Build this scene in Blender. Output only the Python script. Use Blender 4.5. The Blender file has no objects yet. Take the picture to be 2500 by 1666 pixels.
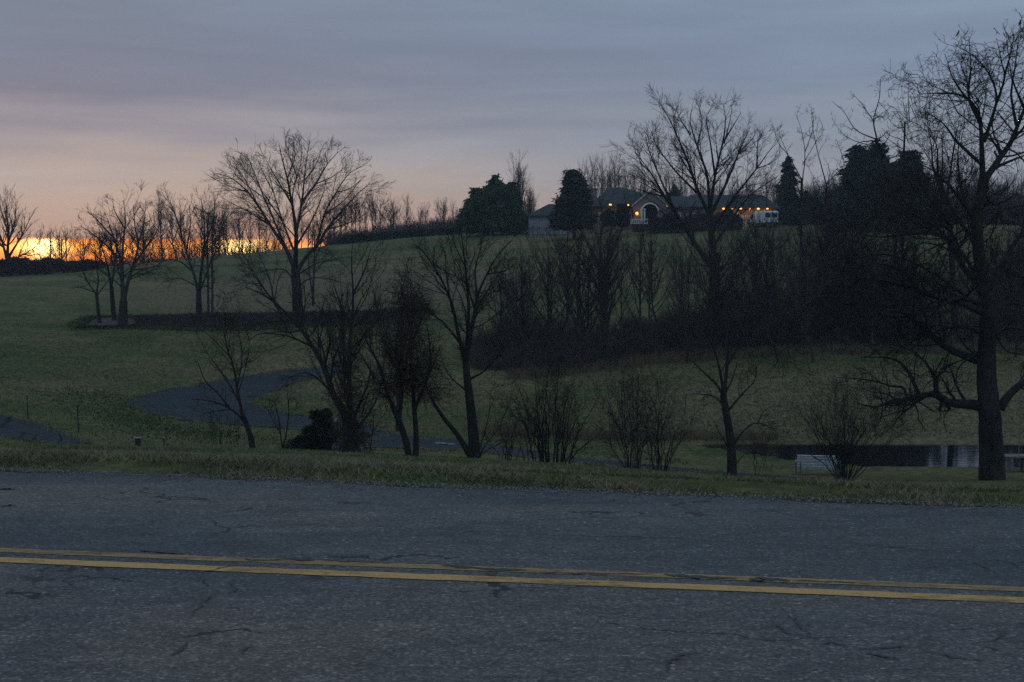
import bpy, math, random
import numpy as np
from mathutils import Vector, Matrix
random.seed(7)
rng = np.random.default_rng(7)
S = bpy.context.scene
COL = S.collection
R_ = math.radians

# ------------------------------------------------------------------ camera
F = 50.0 / 36.0 * 2500.0           # focal length in photo pixels
CH = 1.6                           # eye height above the road
PITCH = math.atan(183.0 / F)
cam = bpy.data.objects.new("camera", bpy.data.cameras.new("camera"))
COL.objects.link(cam)
cam.location = (0, 0, CH)
cam.rotation_euler = (math.pi / 2 - PITCH, 0, 0)
cam.data.lens = 50; cam.data.sensor_width = 36
cam.data.clip_start = 0.1; cam.data.clip_end = 6000
S.camera = cam
CP, SP = math.cos(PITCH), math.sin(PITCH)

def pt(px, py, Y):
    """world point at ground distance Y along the view of photo pixel (px, py)"""
    dy = F * CP + (833 - py) * SP
    dz = -F * SP + (833 - py) * CP
    return ((px - 1250) / dy * Y, Y, CH + dz / dy * Y)
def pxof(x, y):
    return 1250 + F * x / max(y, 1e-3)

# ------------------------------------------------------------------ view
S.view_settings.view_transform = 'Standard'; S.view_settings.look = 'None'
S.view_settings.exposure = 0.0; S.view_settings.gamma = 1.0
S.view_settings.use_curve_mapping = False
S.cycles.max_bounces = 4; S.cycles.diffuse_bounces = 2; S.cycles.glossy_bounces = 2
S.cycles.transparent_max_bounces = 12
S.cycles.use_denoising = False

def srgb(r, g, b):
    f = lambda c: (c / 255 / 12.92) if c / 255 <= .04045 else ((c / 255 + .055) / 1.055) ** 2.4
    return (f(r), f(g), f(b), 1)

class NT:
    """small node-graph helper"""
    def __init__(s, tree): s.t = tree; s.n = tree.nodes; s.l = tree.links
    def new(s, typ, **kw):
        n = s.n.new(typ)
        for k, v in kw.items(): setattr(n, k, v)
        return n
    def put(s, sock, v):
        if hasattr(v, 'is_output'): s.l.new(v, sock)
        elif v is not None: sock.default_value = v
    def math(s, op, a, b=None, c=None, clamp=False):
        n = s.new('ShaderNodeMath', operation=op, use_clamp=clamp)
        s.put(n.inputs[0], a)
        if b is not None: s.put(n.inputs[1], b)
        if c is not None: s.put(n.inputs[2], c)
        return n.outputs[0]
    def ramp(s, fac, stops, interp='LINEAR'):
        n = s.new('ShaderNodeValToRGB'); n.color_ramp.interpolation = interp
        e = n.color_ramp.elements
        while len(e) < len(stops): e.new(0.5)
        for el, (p, c) in zip(e, stops):
            el.position = p; el.color = c if len(c) == 4 else (*c, 1)
        s.put(n.inputs[0], fac); return n.outputs[0]
    def mix(s, fac, a, b, blend='MIX'):
        n = s.new('ShaderNodeMix', data_type='RGBA', blend_type=blend)
        s.put(n.inputs[0], fac); s.put(n.inputs[6], a); s.put(n.inputs[7], b)
        return n.outputs[2]
    def noise(s, vec, scale, detail=4, rough=.55, dist=0):
        n = s.new('ShaderNodeTexNoise'); s.put(n.inputs['Vector'], vec)
        n.inputs['Scale'].default_value = scale; n.inputs['Detail'].default_value = detail
        n.inputs['Roughness'].default_value = rough; n.inputs['Distortion'].default_value = dist
        return n.outputs['Fac']
    def vscale(s, vec, sc):
        n = s.new('ShaderNodeMapping'); s.put(n.inputs['Vector'], vec)
        n.inputs['Scale'].default_value = sc; return n.outputs[0]

# ------------------------------------------------------------------ sky
SUN_AZ = math.atan2(-1140, F)      # left of the view axis
SUN_EL = R_(0.9)
W = bpy.data.worlds.new("World"); S.world = W; W.use_nodes = True
g = NT(W.node_tree); g.n.clear()
tc = g.new('ShaderNodeTexCoord').outputs['Generated']
sep = g.new('ShaderNodeSeparateXYZ'); g.put(sep.inputs[0], tc)
X, Y, Z = sep.outputs
el = g.math('MULTIPLY', g.math('ARCSINE', Z), 180 / math.pi)       # degrees
az = g.math('MULTIPLY', g.math('ARCTAN2', X, Y), 180 / math.pi)    # degrees, + right
cl_vec = g.vscale(tc, (1.0, 1.0, 7.0))
n1 = g.noise(cl_vec, 2.6, 5, .5, .3)
n2 = g.noise(g.vscale(tc, (1.6, 1.0, 16.0)), 5.0, 4, .5, .2)
# lower-edge wobble of the cloud colours
elw = g.math('ADD', el, g.math('MULTIPLY', g.math('SUBTRACT', n1, .5), 5.0))
elw = g.math('ADD', elw, g.math('MULTIPLY', g.math('SUBTRACT', n2, .5), 2.0))
f = g.math('DIVIDE', elw, 20.0, clamp=True)
cool = g.ramp(f, [(0.0, srgb(136, 136, 148)), (0.17, srgb(130, 137, 149)), (0.28, srgb(128, 139, 154)),
                  (0.40, srgb(118, 132, 154)), (0.53, srgb(124, 140, 160)), (1.0, srgb(122, 141, 160))])
warm = g.ramp(f, [(0.0, srgb(200, 146, 104)), (0.06, srgb(190, 154, 128)), (0.115, srgb(182, 160, 142)), (0.18, srgb(168, 159, 152)),
                  (0.25, srgb(147, 146, 152)), (0.345, srgb(111, 118, 136)), (0.42, srgb(107, 119, 138)), (0.56, srgb(115, 131, 149)), (1.0, srgb(119, 137, 155))])
daz = g.math('SUBTRACT', az, math.degrees(SUN_AZ) + 2)
wf = g.math('POWER', 2.718, g.math('MULTIPLY', g.math('MULTIPLY', daz, daz), -1 / (2 * 14.0 ** 2)))
sky = g.mix(wf, cool, warm)
# streaky cloud brightness
br = g.math('ADD', 1.0, g.math('MULTIPLY', g.math('SUBTRACT', g.noise(g.vscale(tc, (1, 1, 9)), 4.0, 6, .55, .4), .5), .42))
br = g.math('ADD', br, g.math('MULTIPLY', g.math('SUBTRACT', n1, .5), .14))
br = g.math('MULTIPLY', br, g.math('ADD', 1.0, g.math('MULTIPLY', g.math('DIVIDE', g.math('SUBTRACT', el, 14.0), 30.0, clamp=True), .55)))
sc_ = g.new('ShaderNodeVectorMath', operation='SCALE'); g.put(sc_.inputs[0], sky); g.put(sc_.inputs['Scale'], br)
sky = sc_.outputs[0]
# warm haze glow just above the strip
gaz = g.math('SUBTRACT', az, -12.5)
gl = g.math('MULTIPLY', g.math('POWER', 2.718, g.math('MULTIPLY', g.math('MULTIPLY', gaz, gaz), -1 / (2 * 6.0 ** 2))),
            g.math('POWER', 2.718, g.math('MULTIPLY', g.math('MAXIMUM', el, 0.0), -1.1)))
sky = g.mix(g.math('MULTIPLY', gl, .9, clamp=True), sky, (0.85, 0.32, 0.11, 1))
# open strip of burning sky under the cloud deck
edge = g.math('ADD', 1.0, g.math('MULTIPLY', g.math('SUBTRACT', g.noise(g.vscale(tc, (1, 1, 2)), 22, 3), .5), .22))
strip = g.math('SUBTRACT', 1.0, g.math('MULTIPLY', g.math('SUBTRACT', el, edge), 9.0), clamp=True)
saz = g.math('SUBTRACT', az, -16.0)
sfall = g.math('POWER', 2.718, g.math('MULTIPLY', g.math('MULTIPLY', saz, saz), -1 / (2 * 6.0 ** 2)))
h1 = g.math('SUBTRACT', az, math.degrees(SUN_AZ)); h2 = g.math('SUBTRACT', az, -10.9)
hel = g.math('SUBTRACT', el, 0.72)
hel2 = g.math('MULTIPLY', g.math('MULTIPLY', hel, hel), -1 / (2 * .22 ** 2))
hot = g.math('POWER', 2.718, g.math('ADD', g.math('MULTIPLY', g.math('MULTIPLY', h1, h1), -1 / (2 * .45 ** 2)), hel2))
hotb = g.math('POWER', 2.718, g.math('ADD', g.math('MULTIPLY', g.math('MULTIPLY', h2, h2), -1 / (2 * .6 ** 2)), hel2))
hotall = g.math('ADD', hot, g.math('MULTIPLY', hotb, .9), clamp=True)
scol = g.ramp(g.math('MULTIPLY', el, 1.0, clamp=True), [(0.0, (1.1, .22, .012, 1)), (0.35, (1.5, .38, .016, 1)), (0.75, (2.3, .80, .045, 1)), (1.0, (1.7, .42, .025, 1))])
sn = g.math('ADD', .72, g.math('MULTIPLY', g.noise(g.vscale(tc, (1, 1, 4)), 30, 4), .55))
sm = g.new('ShaderNodeVectorMath', operation='SCALE'); g.put(sm.inputs[0], scol); g.put(sm.inputs['Scale'], sn)
scol = g.mix(hotall, sm.outputs[0], (8.0, 5.6, 1.9, 1))
sky = g.mix(g.math('MULTIPLY', strip, sfall), sky, scol)
# ground side of the sphere
below = g.math('MULTIPLY', el, -4.0, clamp=True)
sky = g.mix(below, sky, (0.03, 0.035, 0.03, 1))
nish = g.new('ShaderNodeTexSky', sky_type='NISHITA')
nish.sun_disc = False; nish.sun_elevation = SUN_EL; nish.sun_rotation = SUN_AZ
nish.air_density = 1.2; nish.dust_density = 2.0
b1 = g.new('ShaderNodeBackground'); g.put(b1.inputs[0], sky); b1.inputs[1].default_value = 1.15
b2 = g.new('ShaderNodeBackground'); g.put(b2.inputs[0], nish.outputs[0]); b2.inputs[1].default_value = 0.006
ad = g.new('ShaderNodeAddShader'); g.l.new(b1.outputs[0], ad.inputs[0]); g.l.new(b2.outputs[0], ad.inputs[1])
out = g.new('ShaderNodeOutputWorld'); g.l.new(ad.outputs[0], out.inputs[0])

# ------------------------------------------------------------------ sun, already behind cloud and trees
sl = bpy.data.lights.new("sun", 'SUN'); sl.energy = 0.10; sl.angle = R_(0.6); sl.color = (1.0, .55, .25)
so = bpy.data.objects.new("sun", sl); COL.objects.link(so)
sd = Vector((math.sin(SUN_AZ) * math.cos(SUN_EL), math.cos(SUN_AZ) * math.cos(SUN_EL), math.sin(SUN_EL)))
so.rotation_euler = sd.to_track_quat('Z', 'Y').to_euler()

# ------------------------------------------------------------------ materials
def material(name):
    m = bpy.data.materials.new(name); m.use_nodes = True
    t = NT(m.node_tree); bs = t.n['Principled BSDF']
    return m, t, bs
def simple(name, col, rough=.7, metal=0, noise=None, spec=.3, bump=0):
    m, t, bs = material(name)
    tcn = t.new('ShaderNodeTexCoord').outputs['Object']
    if noise:
        n = t.noise(tcn, noise[0], 5, .6)
        a = tuple(c * (1 - noise[1]) for c in col[:3]) + (1,); b = tuple(min(1, c * (1 + noise[1])) for c in col[:3]) + (1,)
        t.put(bs.inputs['Base Color'], t.ramp(n, [(.3, a), (.7, b)]))
        if bump:
            bn = t.new('ShaderNodeBump'); bn.inputs['Strength'].default_value = bump
            t.put(bn.inputs['Height'], n); t.put(bs.inputs['Normal'], bn.outputs[0])
    else: bs.inputs['Base Color'].default_value = (*col[:3], 1)
    bs.inputs['Roughness'].default_value = rough; bs.inputs['Metallic'].default_value = metal
    bs.inputs['Specular IOR Level'].default_value = spec
    return m
def emis(name, col, st):
    m, t, bs = material(name)
    bs.inputs['Base Color'].default_value = (*col, 1)
    bs.inputs['Emission Color'].default_value = (*col, 1); bs.inputs['Emission Strength'].default_value = st
    return m

M = {}
def mk_ground():
    m, t, bs = material('lawn_grass'); tcn = t.new('ShaderNodeTexCoord').outputs['Object']
    big = t.noise(tcn, .045, 5, .6, .5); mid = t.noise(tcn, .5, 5, .65, .6); fine = t.noise(t.vscale(tcn, (.8, .45, 1)), 4, 8, .8)
    big2 = t.noise(t.vscale(tcn, (.5, 1, 1)), .16, 5, .62, .8)
    a = t.ramp(big, [(.42, (.036, .060, .013, 1)), (.5, (.090, .090, .030, 1)), (.58, (.165, .124, .062, 1))])
    b = t.ramp(mid, [(.32, (.034, .058, .016, 1)), (.68, (.122, .104, .054, 1))])
    b2 = t.ramp(big2, [(.40, (.030, .055, .011, 1)), (.50, (.094, .092, .032, 1)), (.60, (.185, .140, .074, 1))])
    c = t.mix(.35, t.mix(.5, a, b2), b)
    sg = t.new('ShaderNodeSeparateXYZ'); t.put(sg.inputs[0], tcn)
    def zone(cx, cy, rx, ry):      # straw coloured unmown ground, ragged outline
        q = t.math('ADD', t.math('POWER', t.math('DIVIDE', t.math('SUBTRACT', sg.outputs[0], cx), rx), 2.0), t.math('POWER', t.math('DIVIDE', t.math('SUBTRACT', sg.outputs[1], cy), ry), 2.0))
        q = t.math('ADD', q, t.math('MULTIPLY', t.math('SUBTRACT', big2, .5), 2.5))
        return t.math('MULTIPLY', t.math('SUBTRACT', 1.3, q), 1.4, clamp=True)
    c = t.mix(t.math('MULTIPLY', zone(24, 72, 19, 13), .75), c, (.150, .118, .070, 1))
    c = t.mix(t.math('MULTIPLY', zone(-16, 132, 20, 16), .65), c, (.128, .098, .062, 1))
    d = t.ramp(fine, [(.30, (.28, .30, .28, 1)), (.5, (.90, .90, .88, 1)), (.68, (2.1, 1.9, 1.7, 1))])
    t.put(bs.inputs['Base Color'], t.mix(.85, c, d, 'MULTIPLY'))
    bs.inputs['Roughness'].default_value = .95; bs.inputs['Specular IOR Level'].default_value = .1
    bn = t.new('ShaderNodeBump'); bn.inputs['Strength'].default_value = .7; bn.inputs['Distance'].default_value = .12
    t.put(bn.inputs['Height'], fine); t.put(bs.inputs['Normal'], bn.outputs[0])
    return m
M['ground'] = mk_ground()

def mk_asphalt(name, warm):
    m, t, bs = material(name); tcn = t.new('ShaderNodeTexCoord').outputs['Object']
    big = t.noise(t.vscale(tcn, (.5, 1, 1)), .42, 4, .55, .4); med = t.noise(t.vscale(tcn, (.4, 1, 1)), 6, 5, .65)
    base = t.ramp(big, [(.38, (.056, .062, .069, 1)), (.5, (.080, .081, .083, 1)), (.62, (.112, .100, .092, 1))] if warm else
                  [(.3, (.021, .029, .036, 1)), (.7, (.032, .039, .045, 1))])
    if warm:      # warm window reflection on the near lane, painted in as a brown tint
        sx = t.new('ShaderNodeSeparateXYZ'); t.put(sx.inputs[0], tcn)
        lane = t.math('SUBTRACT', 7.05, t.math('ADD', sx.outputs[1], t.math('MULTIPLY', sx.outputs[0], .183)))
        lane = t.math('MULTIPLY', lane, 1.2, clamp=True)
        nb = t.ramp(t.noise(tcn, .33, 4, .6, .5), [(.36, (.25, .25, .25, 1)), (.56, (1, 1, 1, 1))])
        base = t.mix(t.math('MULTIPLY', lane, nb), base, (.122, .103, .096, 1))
    base = t.mix(.8, base, t.ramp(med, [(.25, (.62, .62, .62, 1)), (.7, (1.25, 1.25, 1.25, 1))]), 'MULTIPLY')
    v = t.new('ShaderNodeTexVoronoi'); t.put(v.inputs['Vector'], tcn); v.inputs['Scale'].default_value = 75
    vs = t.new('ShaderNodeSeparateColor'); t.put(vs.inputs[0], v.outputs['Color'])
    stones = t.ramp(vs.outputs[0], [(.0, (.50, .50, .52, 1)), (.6, (1.0, 1.0, 1.0, 1)), (.9, (1.45, 1.45, 1.4, 1)), (1.0, (2.4, 2.35, 2.2, 1))])
    base = t.mix(.8, base, stones, 'MULTIPLY')
    v2 = t.new('ShaderNodeTexVoronoi'); t.put(v2.inputs['Vector'], tcn); v2.inputs['Scale'].default_value = 22
    v2s = t.new('ShaderNodeSeparateColor'); t.put(v2s.inputs[0], v2.outputs['Color'])
    chip = t.math('MULTIPLY', t.math('GREATER_THAN', v2s.outputs[1], .93), t.math('LESS_THAN', v2.outputs['Distance'], .22))
    base = t.mix(t.math('MULTIPLY', chip, .75), base, (.30, .30, .28, 1))
    # thin weathering cracks
    dn = t.new('ShaderNodeTexNoise'); t.put(dn.inputs['Vector'], tcn); dn.inputs['Scale'].default_value = 2.2; dn.inputs['Detail'].default_value = 5
    dv = t.mix(.42, tcn, dn.outputs['Color'])
    v3 = t.new('ShaderNodeTexVoronoi', feature='DISTANCE_TO_EDGE'); t.put(v3.inputs['Vector'], t.vscale(dv, (.5, 1, 1))); v3.inputs['Scale'].default_value = 1.6
    line = t.math('LESS_THAN', v3.outputs['Distance'], .010)
    gate = t.ramp(t.noise(tcn, .9, 3, .6), [(.50, (0, 0, 0, 1)), (.57, (1, 1, 1, 1))])
    cr = t.math('MULTIPLY', line, gate)
    base = t.mix(t.math('MULTIPLY', cr, .8), base, (.018, .018, .02, 1))
    pit = t.ramp(t.noise(t.vscale(tcn, (.5, 1, 1)), 14, 4, .7), [(.62, (0, 0, 0, 1)), (.70, (1, 1, 1, 1))])
    base = t.mix(t.math('MULTIPLY', pit, .5), base, (.022, .023, .026, 1))
    t.put(bs.inputs['Base Color'], base)
    bs.inputs['Roughness'].default_value = .85; bs.inputs['Specular IOR Level'].default_value = .16 if warm else .08
    bn = t.new('ShaderNodeBump'); bn.inputs['Strength'].default_value = .5; bn.inputs['Distance'].default_value = .006
    t.put(bn.inputs['Height'], t.math('ADD', vs.outputs[0], t.math('MULTIPLY', med, 1.0))); t.put(bs.inputs['Normal'], bn.outputs[0])
    return m
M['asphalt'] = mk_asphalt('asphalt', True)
M['drive'] = mk_asphalt('drive_asphalt', False)

def mk_paint(name, wear_lo, wear_hi, col):
    m, t, bs = material(name); tcn = t.new('ShaderNodeTexCoord').outputs['Object']
    n = t.noise(t.vscale(tcn, (.5, 1, 1)), 16, 6, .75); n0 = t.noise(tcn, 1.1, 3, .6)
    s = t.math('ADD', n, t.math('MULTIPLY', t.math('SUBTRACT', n0, .5), .5))
    fac = t.ramp(s, [(wear_lo, (1, 1, 1, 1)), (wear_hi, (0, 0, 0, 1))])
    c = t.ramp(t.noise(tcn, 60, 3, .7), [(.3, tuple(x * .7 for x in col) + (1,)), (.7, tuple(x * 1.2 for x in col) + (1,))])
    t.put(bs.inputs['Base Color'], c); bs.inputs['Roughness'].default_value = .7
    tr = t.new('ShaderNodeBsdfTransparent'); mx = t.new('ShaderNodeMixShader')
    t.put(mx.inputs[0], fac); t.l.new(tr.outputs[0], mx.inputs[1]); t.l.new(bs.outputs[0], mx.inputs[2])
    t.l.new(mx.outputs[0], t.n['Material Output'].inputs[0])
    return m
M['paint'] = mk_paint('yellow_paint', .46, .84, (.46, .255, .068))
M['paint_worn'] = mk_paint('worn_yellow_paint', .28, .78, (.40, .235, .075))
M['crack'] = mk_paint('crack_dirt', .70, .90, (.016, .016, .018))

def mk_bark(name, a, b, scale=3):
    m, t, bs = material(name); tcn = t.new('ShaderNodeTexCoord').outputs['Object']
    n = t.noise(t.vscale(tcn, (1, 1, .25)), scale * 4, 6, .7, .5)
    n0 = t.noise(tcn, scale, 3, .6)
    c = t.ramp(t.math('ADD', t.math('MULTIPLY', n, .6), t.math('MULTIPLY', n0, .4)), [(.35, (*a, 1)), (.62, (*b, 1))])
    t.put(bs.inputs['Base Color'], c); bs.inputs['Roughness'].default_value = .95; bs.inputs['Specular IOR Level'].default_value = .1
    bn = t.new('ShaderNodeBump'); bn.inputs['Strength'].default_value = .9; bn.inputs['Distance'].default_value = .04
    t.put(bn.inputs['Height'], n); t.put(bs.inputs['Normal'], bn.outputs[0])
    return m
M['bark'] = mk_bark('bark_dark', (.014, .015, .015), (.042, .040, .036))
M['bark_oak'] = mk_bark('bark_oak', (.009, .009, .010), (.048, .046, .044), 2)
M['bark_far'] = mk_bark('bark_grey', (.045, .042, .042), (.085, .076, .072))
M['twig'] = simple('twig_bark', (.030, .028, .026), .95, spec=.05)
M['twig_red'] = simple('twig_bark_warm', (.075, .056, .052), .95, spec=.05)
M['brush'] = simple('brush_stems', (.062, .047, .040), .95, noise=(.6, .5), spec=.05)
M['reed'] = simple('dry_grass_stems', (.16, .115, .075), .95, noise=(.9, .4), spec=.05)
M['mulch'] = simple('mulch', (.016, .015, .016), .95, noise=(4, .6), spec=.05, bump=.6)
M['mulch_pale'] = simple('mulch_pale', (.085, .070, .060), .95, noise=(4, .4), spec=.05, bump=.6)
def mk_leaf(name, a, b):
    m, t, bs = material(name); gi = t.new('ShaderNodeTexCoord').outputs['Object']
    n = t.noise(gi, 1.1, 5, .7)
    t.put(bs.inputs['Base Color'], t.ramp(n, [(.3, (*a, 1)), (.7, (*b, 1))])); bs.inputs['Roughness'].default_value = .85
    bs.inputs['Specular IOR Level'].default_value = .1
    return m
M['needle'] = mk_leaf('needles_green', (.020, .042, .022), (.062, .105, .048))
M['needle_dark'] = mk_leaf('needles_dark', (.016, .026, .020), (.036, .050, .038))
M['blade'] = mk_leaf('grass_blades', (.03, .065, .018), (.115, .125, .045))
M['blade_dry'] = mk_leaf('dry_blades', (.10, .082, .05), (.25, .21, .14))

M['blade_lush'] = mk_leaf('lush_blades', (.018, .042, .012), (.050, .078, .026))
M['gravel'] = simple('road_gravel', (.16, .155, .15), .9, noise=(25, .6))
def mk_water():
    m, t, bs = material('pond_water'); tcn = t.new('ShaderNodeTexCoord').outputs['Object']
    bs.inputs['Base Color'].default_value = (.006, .008, .009, 1); bs.inputs['Roughness'].default_value = .03
    bs.inputs['IOR'].default_value = 1.33; bs.inputs['Specular IOR Level'].default_value = .5
    bn = t.new('ShaderNodeBump'); bn.inputs['Strength'].default_value = .06; bn.inputs['Distance'].default_value = .05
    t.put(bn.inputs['Height'], t.noise(t.vscale(tcn, (.3, 1, 1)), 3, 3)); t.put(bs.inputs['Normal'], bn.outputs[0])
    return m
M['water'] = mk_water()
M['white'] = simple('white_paint', (.62, .65, .68), .6, noise=(6, .15))
M['bench'] = simple('bench_paint', (.58, .62, .68), .6, noise=(9, .2))
M['siding'] = simple('pale_siding', (.24, .27, .30), .8, noise=(1.5, .1))
M['brickwall'] = simple('pale_brick', (.17, .14, .13), .9, noise=(5, .25))
M['roof'] = simple('shingle_roof', (.022, .031, .034), .9, noise=(3, .25))
M['glass'] = simple('dark_glass', (.02, .025, .03), .08, spec=.6)
M['black'] = simple('black_metal', (.015, .015, .017), .6)
M['rubber'] = simple('rubber', (.015, .015, .016), .85)
M['rim'] = simple('wheel_rim', (.35, .36, .38), .4, .7)
M['van'] = simple('van_paint', (.66, .70, .76), .35, spec=.5)
M['red'] = simple('tail_red', (.25, .02, .02), .4)
M['stone'] = simple('pale_stone', (.15, .15, .15), .9, noise=(6, .35), bump=.5)
M['wood'] = simple('weathered_wood', (.13, .13, .12), .9, noise=(5, .3))
M['brownwood'] = simple('brown_post', (.05, .04, .033), .9, noise=(8, .3))
M['rope'] = simple('rope', (.22, .21, .19), .9)
M['bird'] = simple('dark_feathers', (.012, .012, .015), .6)
M['lamp'] = emis('warm_lamp', (1.0, .42, .10), 2.6)
M['lamp_dim'] = emis('warm_lamp_dim', (1.0, .36, .12), 1.6)
M['interior'] = simple('dark_opening', (.02, .022, .025), .9)

# ------------------------------------------------------------------ object helpers
def link(o, parent=None):
    COL.objects.link(o)
    if parent is not None: o.parent = parent
    return o
def tag(o, label=None, cat=None, group=None, kind=None):
    if label: o['label'] = label
    if cat: o['category'] = cat
    if group: o['group'] = group
    if kind: o['kind'] = kind
    return o
def empty(name, loc, rz=0.0, label=None, cat=None, group=None):
    o = bpy.data.objects.new(name, None); o.location = loc; o.rotation_euler = (0, 0, rz)
    o.empty_display_size = .2
    COL.objects.link(o); return tag(o, label, cat, group)
def mesh_np(name, V, Q, mat, parent=None, smooth=False, T=None):
    """mesh object from numpy vertices, quads (n,4) and / or triangles (m,3)"""
    me = bpy.data.meshes.new(name)
    V = np.asarray(V, dtype=np.float32).reshape(-1, 3)
    nq = 0 if Q is None else len(Q); nt = 0 if T is None else len(T)
    me.vertices.add(len(V)); me.vertices.foreach_set('co', V.ravel())
    idx = []
    if nq: idx.append(np.asarray(Q, dtype=np.int32).ravel())
    if nt: idx.append(np.asarray(T, dtype=np.int32).ravel())
    idx = np.concatenate(idx)
    me.loops.add(len(idx)); me.loops.foreach_set('vertex_index', idx)
    me.polygons.add(nq + nt)
    st = np.concatenate([np.arange(nq) * 4, nq * 4 + np.arange(nt) * 3]).astype(np.int32)
    me.polygons.foreach_set('loop_start', st)
    if smooth: me.polygons.foreach_set('use_smooth', np.ones(nq + nt, dtype=bool))
    me.update(calc_edges=True)
    me.materials.append(mat)
    return link(bpy.data.objects.new(name, me), parent)

class MB:
    """collects boxes, prisms and rods into one mesh"""
    def __init__(s): s.v = []; s.f = []
    def add(s, vs, fs):
        b = len(s.v); s.v += [tuple(v) for v in vs]; s.f += [tuple(b + i for i in f) for f in fs]
    def box(s, x0, x1, y0, y1, z0, z1, m=None):
        vs = [Vector((x, y, z)) for z in (z0, z1) for (x, y) in ((x0, y0), (x1, y0), (x1, y1), (x0, y1))]
        if m is not None: vs = [m @ v for v in vs]
        s.add(vs, [(3, 2, 1, 0), (4, 5, 6, 7), (0, 1, 5, 4), (1, 2, 6, 5), (2, 3, 7, 6), (3, 0, 4, 7)])
    def rod(s, a, b, r0, r1=None, n=8):
        r1 = r0 if r1 is None else r1
        a, b = Vector(a), Vector(b); d = (b - a).normalized()
        u = d.cross(Vector((0, 0, 1)) if abs(d.z) < .9 else Vector((1, 0, 0))).normalized(); w = d.cross(u)
        vs = [p + (u * math.cos(2 * math.pi * k / n) + w * math.sin(2 * math.pi * k / n)) * r for p, r in ((a, r0), (b, r1)) for k in range(n)]
        s.add(vs, [(k, (k + 1) % n, n + (k + 1) % n, n + k) for k in range(n)] + [tuple(range(n))[::-1], tuple(range(n, 2 * n))])
    def extrude(s, poly, y0, y1):
        """poly in (x,z), extruded along y"""
        n = len(poly)
        s.add([(x, y0, z) for x, z in poly] + [(x, y1, z) for x, z in poly],
              [tuple(range(n)), tuple(range(2 * n - 1, n - 1, -1))] + [(k, n + k, n + (k + 1) % n, (k + 1) % n) for k in range(n)])
    def ball(s, c, rx, ry, rz, seg=12, rings=8):
        vs = []; fs = []
        for i in range(rings + 1):
            ph = math.pi * i / rings
            for k in range(seg):
                th = 2 * math.pi * k / seg
                vs.append((c[0] + rx * math.sin(ph) * math.cos(th), c[1] + ry * math.sin(ph) * math.sin(th), c[2] + rz * math.cos(ph)))
        for i in range(rings):
            for k in range(seg):
                fs.append((i * seg + k, (i + 1) * seg + k, (i + 1) * seg + (k + 1) % seg, i * seg + (k + 1) % seg))
        s.add(vs, fs)
    def build(s, name, mat, parent=None, bevel=0, smooth=False):
        me = bpy.data.meshes.new(name); me.from_pydata(s.v, [], s.f); me.materials.append(mat)
        me.validate(); me.update()
        if smooth:
            for p in me.polygons: p.use_smooth = True
        o = link(bpy.data.objects.new(name, me), parent)
        if bevel:
            b = o.modifiers.new('bevel', 'BEVEL'); b.width = bevel; b.segments = 2; b.limit_method = 'ANGLE'
        return o

# ------------------------------------------------------------------ terrain
# for each photo column: distance -> photo row at which the ground stands
TD = [11, 15, 22, 30, 40, 48, 53, 58, 66, 75, 90, 110, 130, 155, 180, 200, 230, 300, 450, 700]
TR = {
    -900: [1128, 1085, 1068, 1060, 1055, 1060, 1062, 1048, 1000, 945, 860, 780, 715, 690, 690, 692, 692, 680, 670, 662],
    0:    [1148, 1100, 1088, 1083, 1092, 1098, 1088, 1062, 1016, 960, 880, 790, 716, 682, 688, 692, 690, 680, 668, 660],
    300:  [1150, 1102, 1092, 1089, 1092, 1096, 1090, 1072, 1036, 985, 895, 798, 726, 676, 652, 650, 660, 672, 668, 660],
    600:  [1160, 1106, 1099, 1096, 1094, 1098, 1090, 1078, 1043, 1003, 903, 800, 720, 654, 622, 620, 632, 660, 665, 660],
    900:  [1172, 1118, 1112, 1109, 1107, 1104, 1093, 1072, 1046, 1008, 915, 803, 715, 642, 597, 588, 592, 630, 655, 658],
    1250: [1186, 1140, 1132, 1127, 1124, 1118, 1104, 1084, 1048, 1000, 905, 800, 705, 623, 573, 558, 557, 590, 640, 655],
    1600: [1198, 1160, 1152, 1149, 1149, 1138, 1122, 1100, 1055, 985, 885, 780, 682, 600, 555, 547, 550, 580, 632, 652],
    1900: [1208, 1178, 1174, 1173, 1172, 1160, 1140, 1102, 1040, 968, 868, 765, 672, 592, 548, 543, 550, 580, 630, 650],
    2200: [1218, 1192, 1188, 1184, 1180, 1164, 1142, 1104, 1038, 966, 866, 762, 670, 592, 550, 546, 552, 580, 630, 650],
    2500: [1228, 1205, 1200, 1194, 1184, 1165, 1143, 1105, 1038, 966, 866, 762, 670, 595, 556, 552, 560, 585, 630, 650],
    3500: [1235, 1215, 1205, 1195, 1180, 1160, 1140, 1103, 1036, 966, 868, 766, 680, 610, 572, 568, 575, 595, 632, 650]}
tcols = np.array(sorted(TR)); tlog = np.log(np.array(TD, float))
NC, ND = 180, 400
gpx = np.linspace(-900, 3500, NC); gld = np.linspace(tlog[0], tlog[-1], ND)
A = np.array([[pt(1250, r, d)[2] for r, d in zip(TR[c], TD)] for c in tcols])
A = np.array([np.interp(gld, tlog, a) for a in A])
A = np.array([np.interp(gpx, tcols, A[:, k]) for k in range(ND)]).T
def blur(a, n, ax):
    k = np.hanning(n + 2)[1:-1]; k /= k.sum()
    p = [(0, 0), (0, 0)]; p[ax] = (n // 2, n // 2)
    return np.apply_along_axis(lambda v: np.convolve(v, k, 'valid'), ax, np.pad(a, p, mode='edge'))
A = blur(A, 17, 0); A = blur(A, 13, 1)
def redge(x): return 10.25 - 0.235 * x
def smooth01(t): t = np.clip(t, 0, 1); return t * t * (3 - 2 * t)
WATER_Z = -6.0
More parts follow.
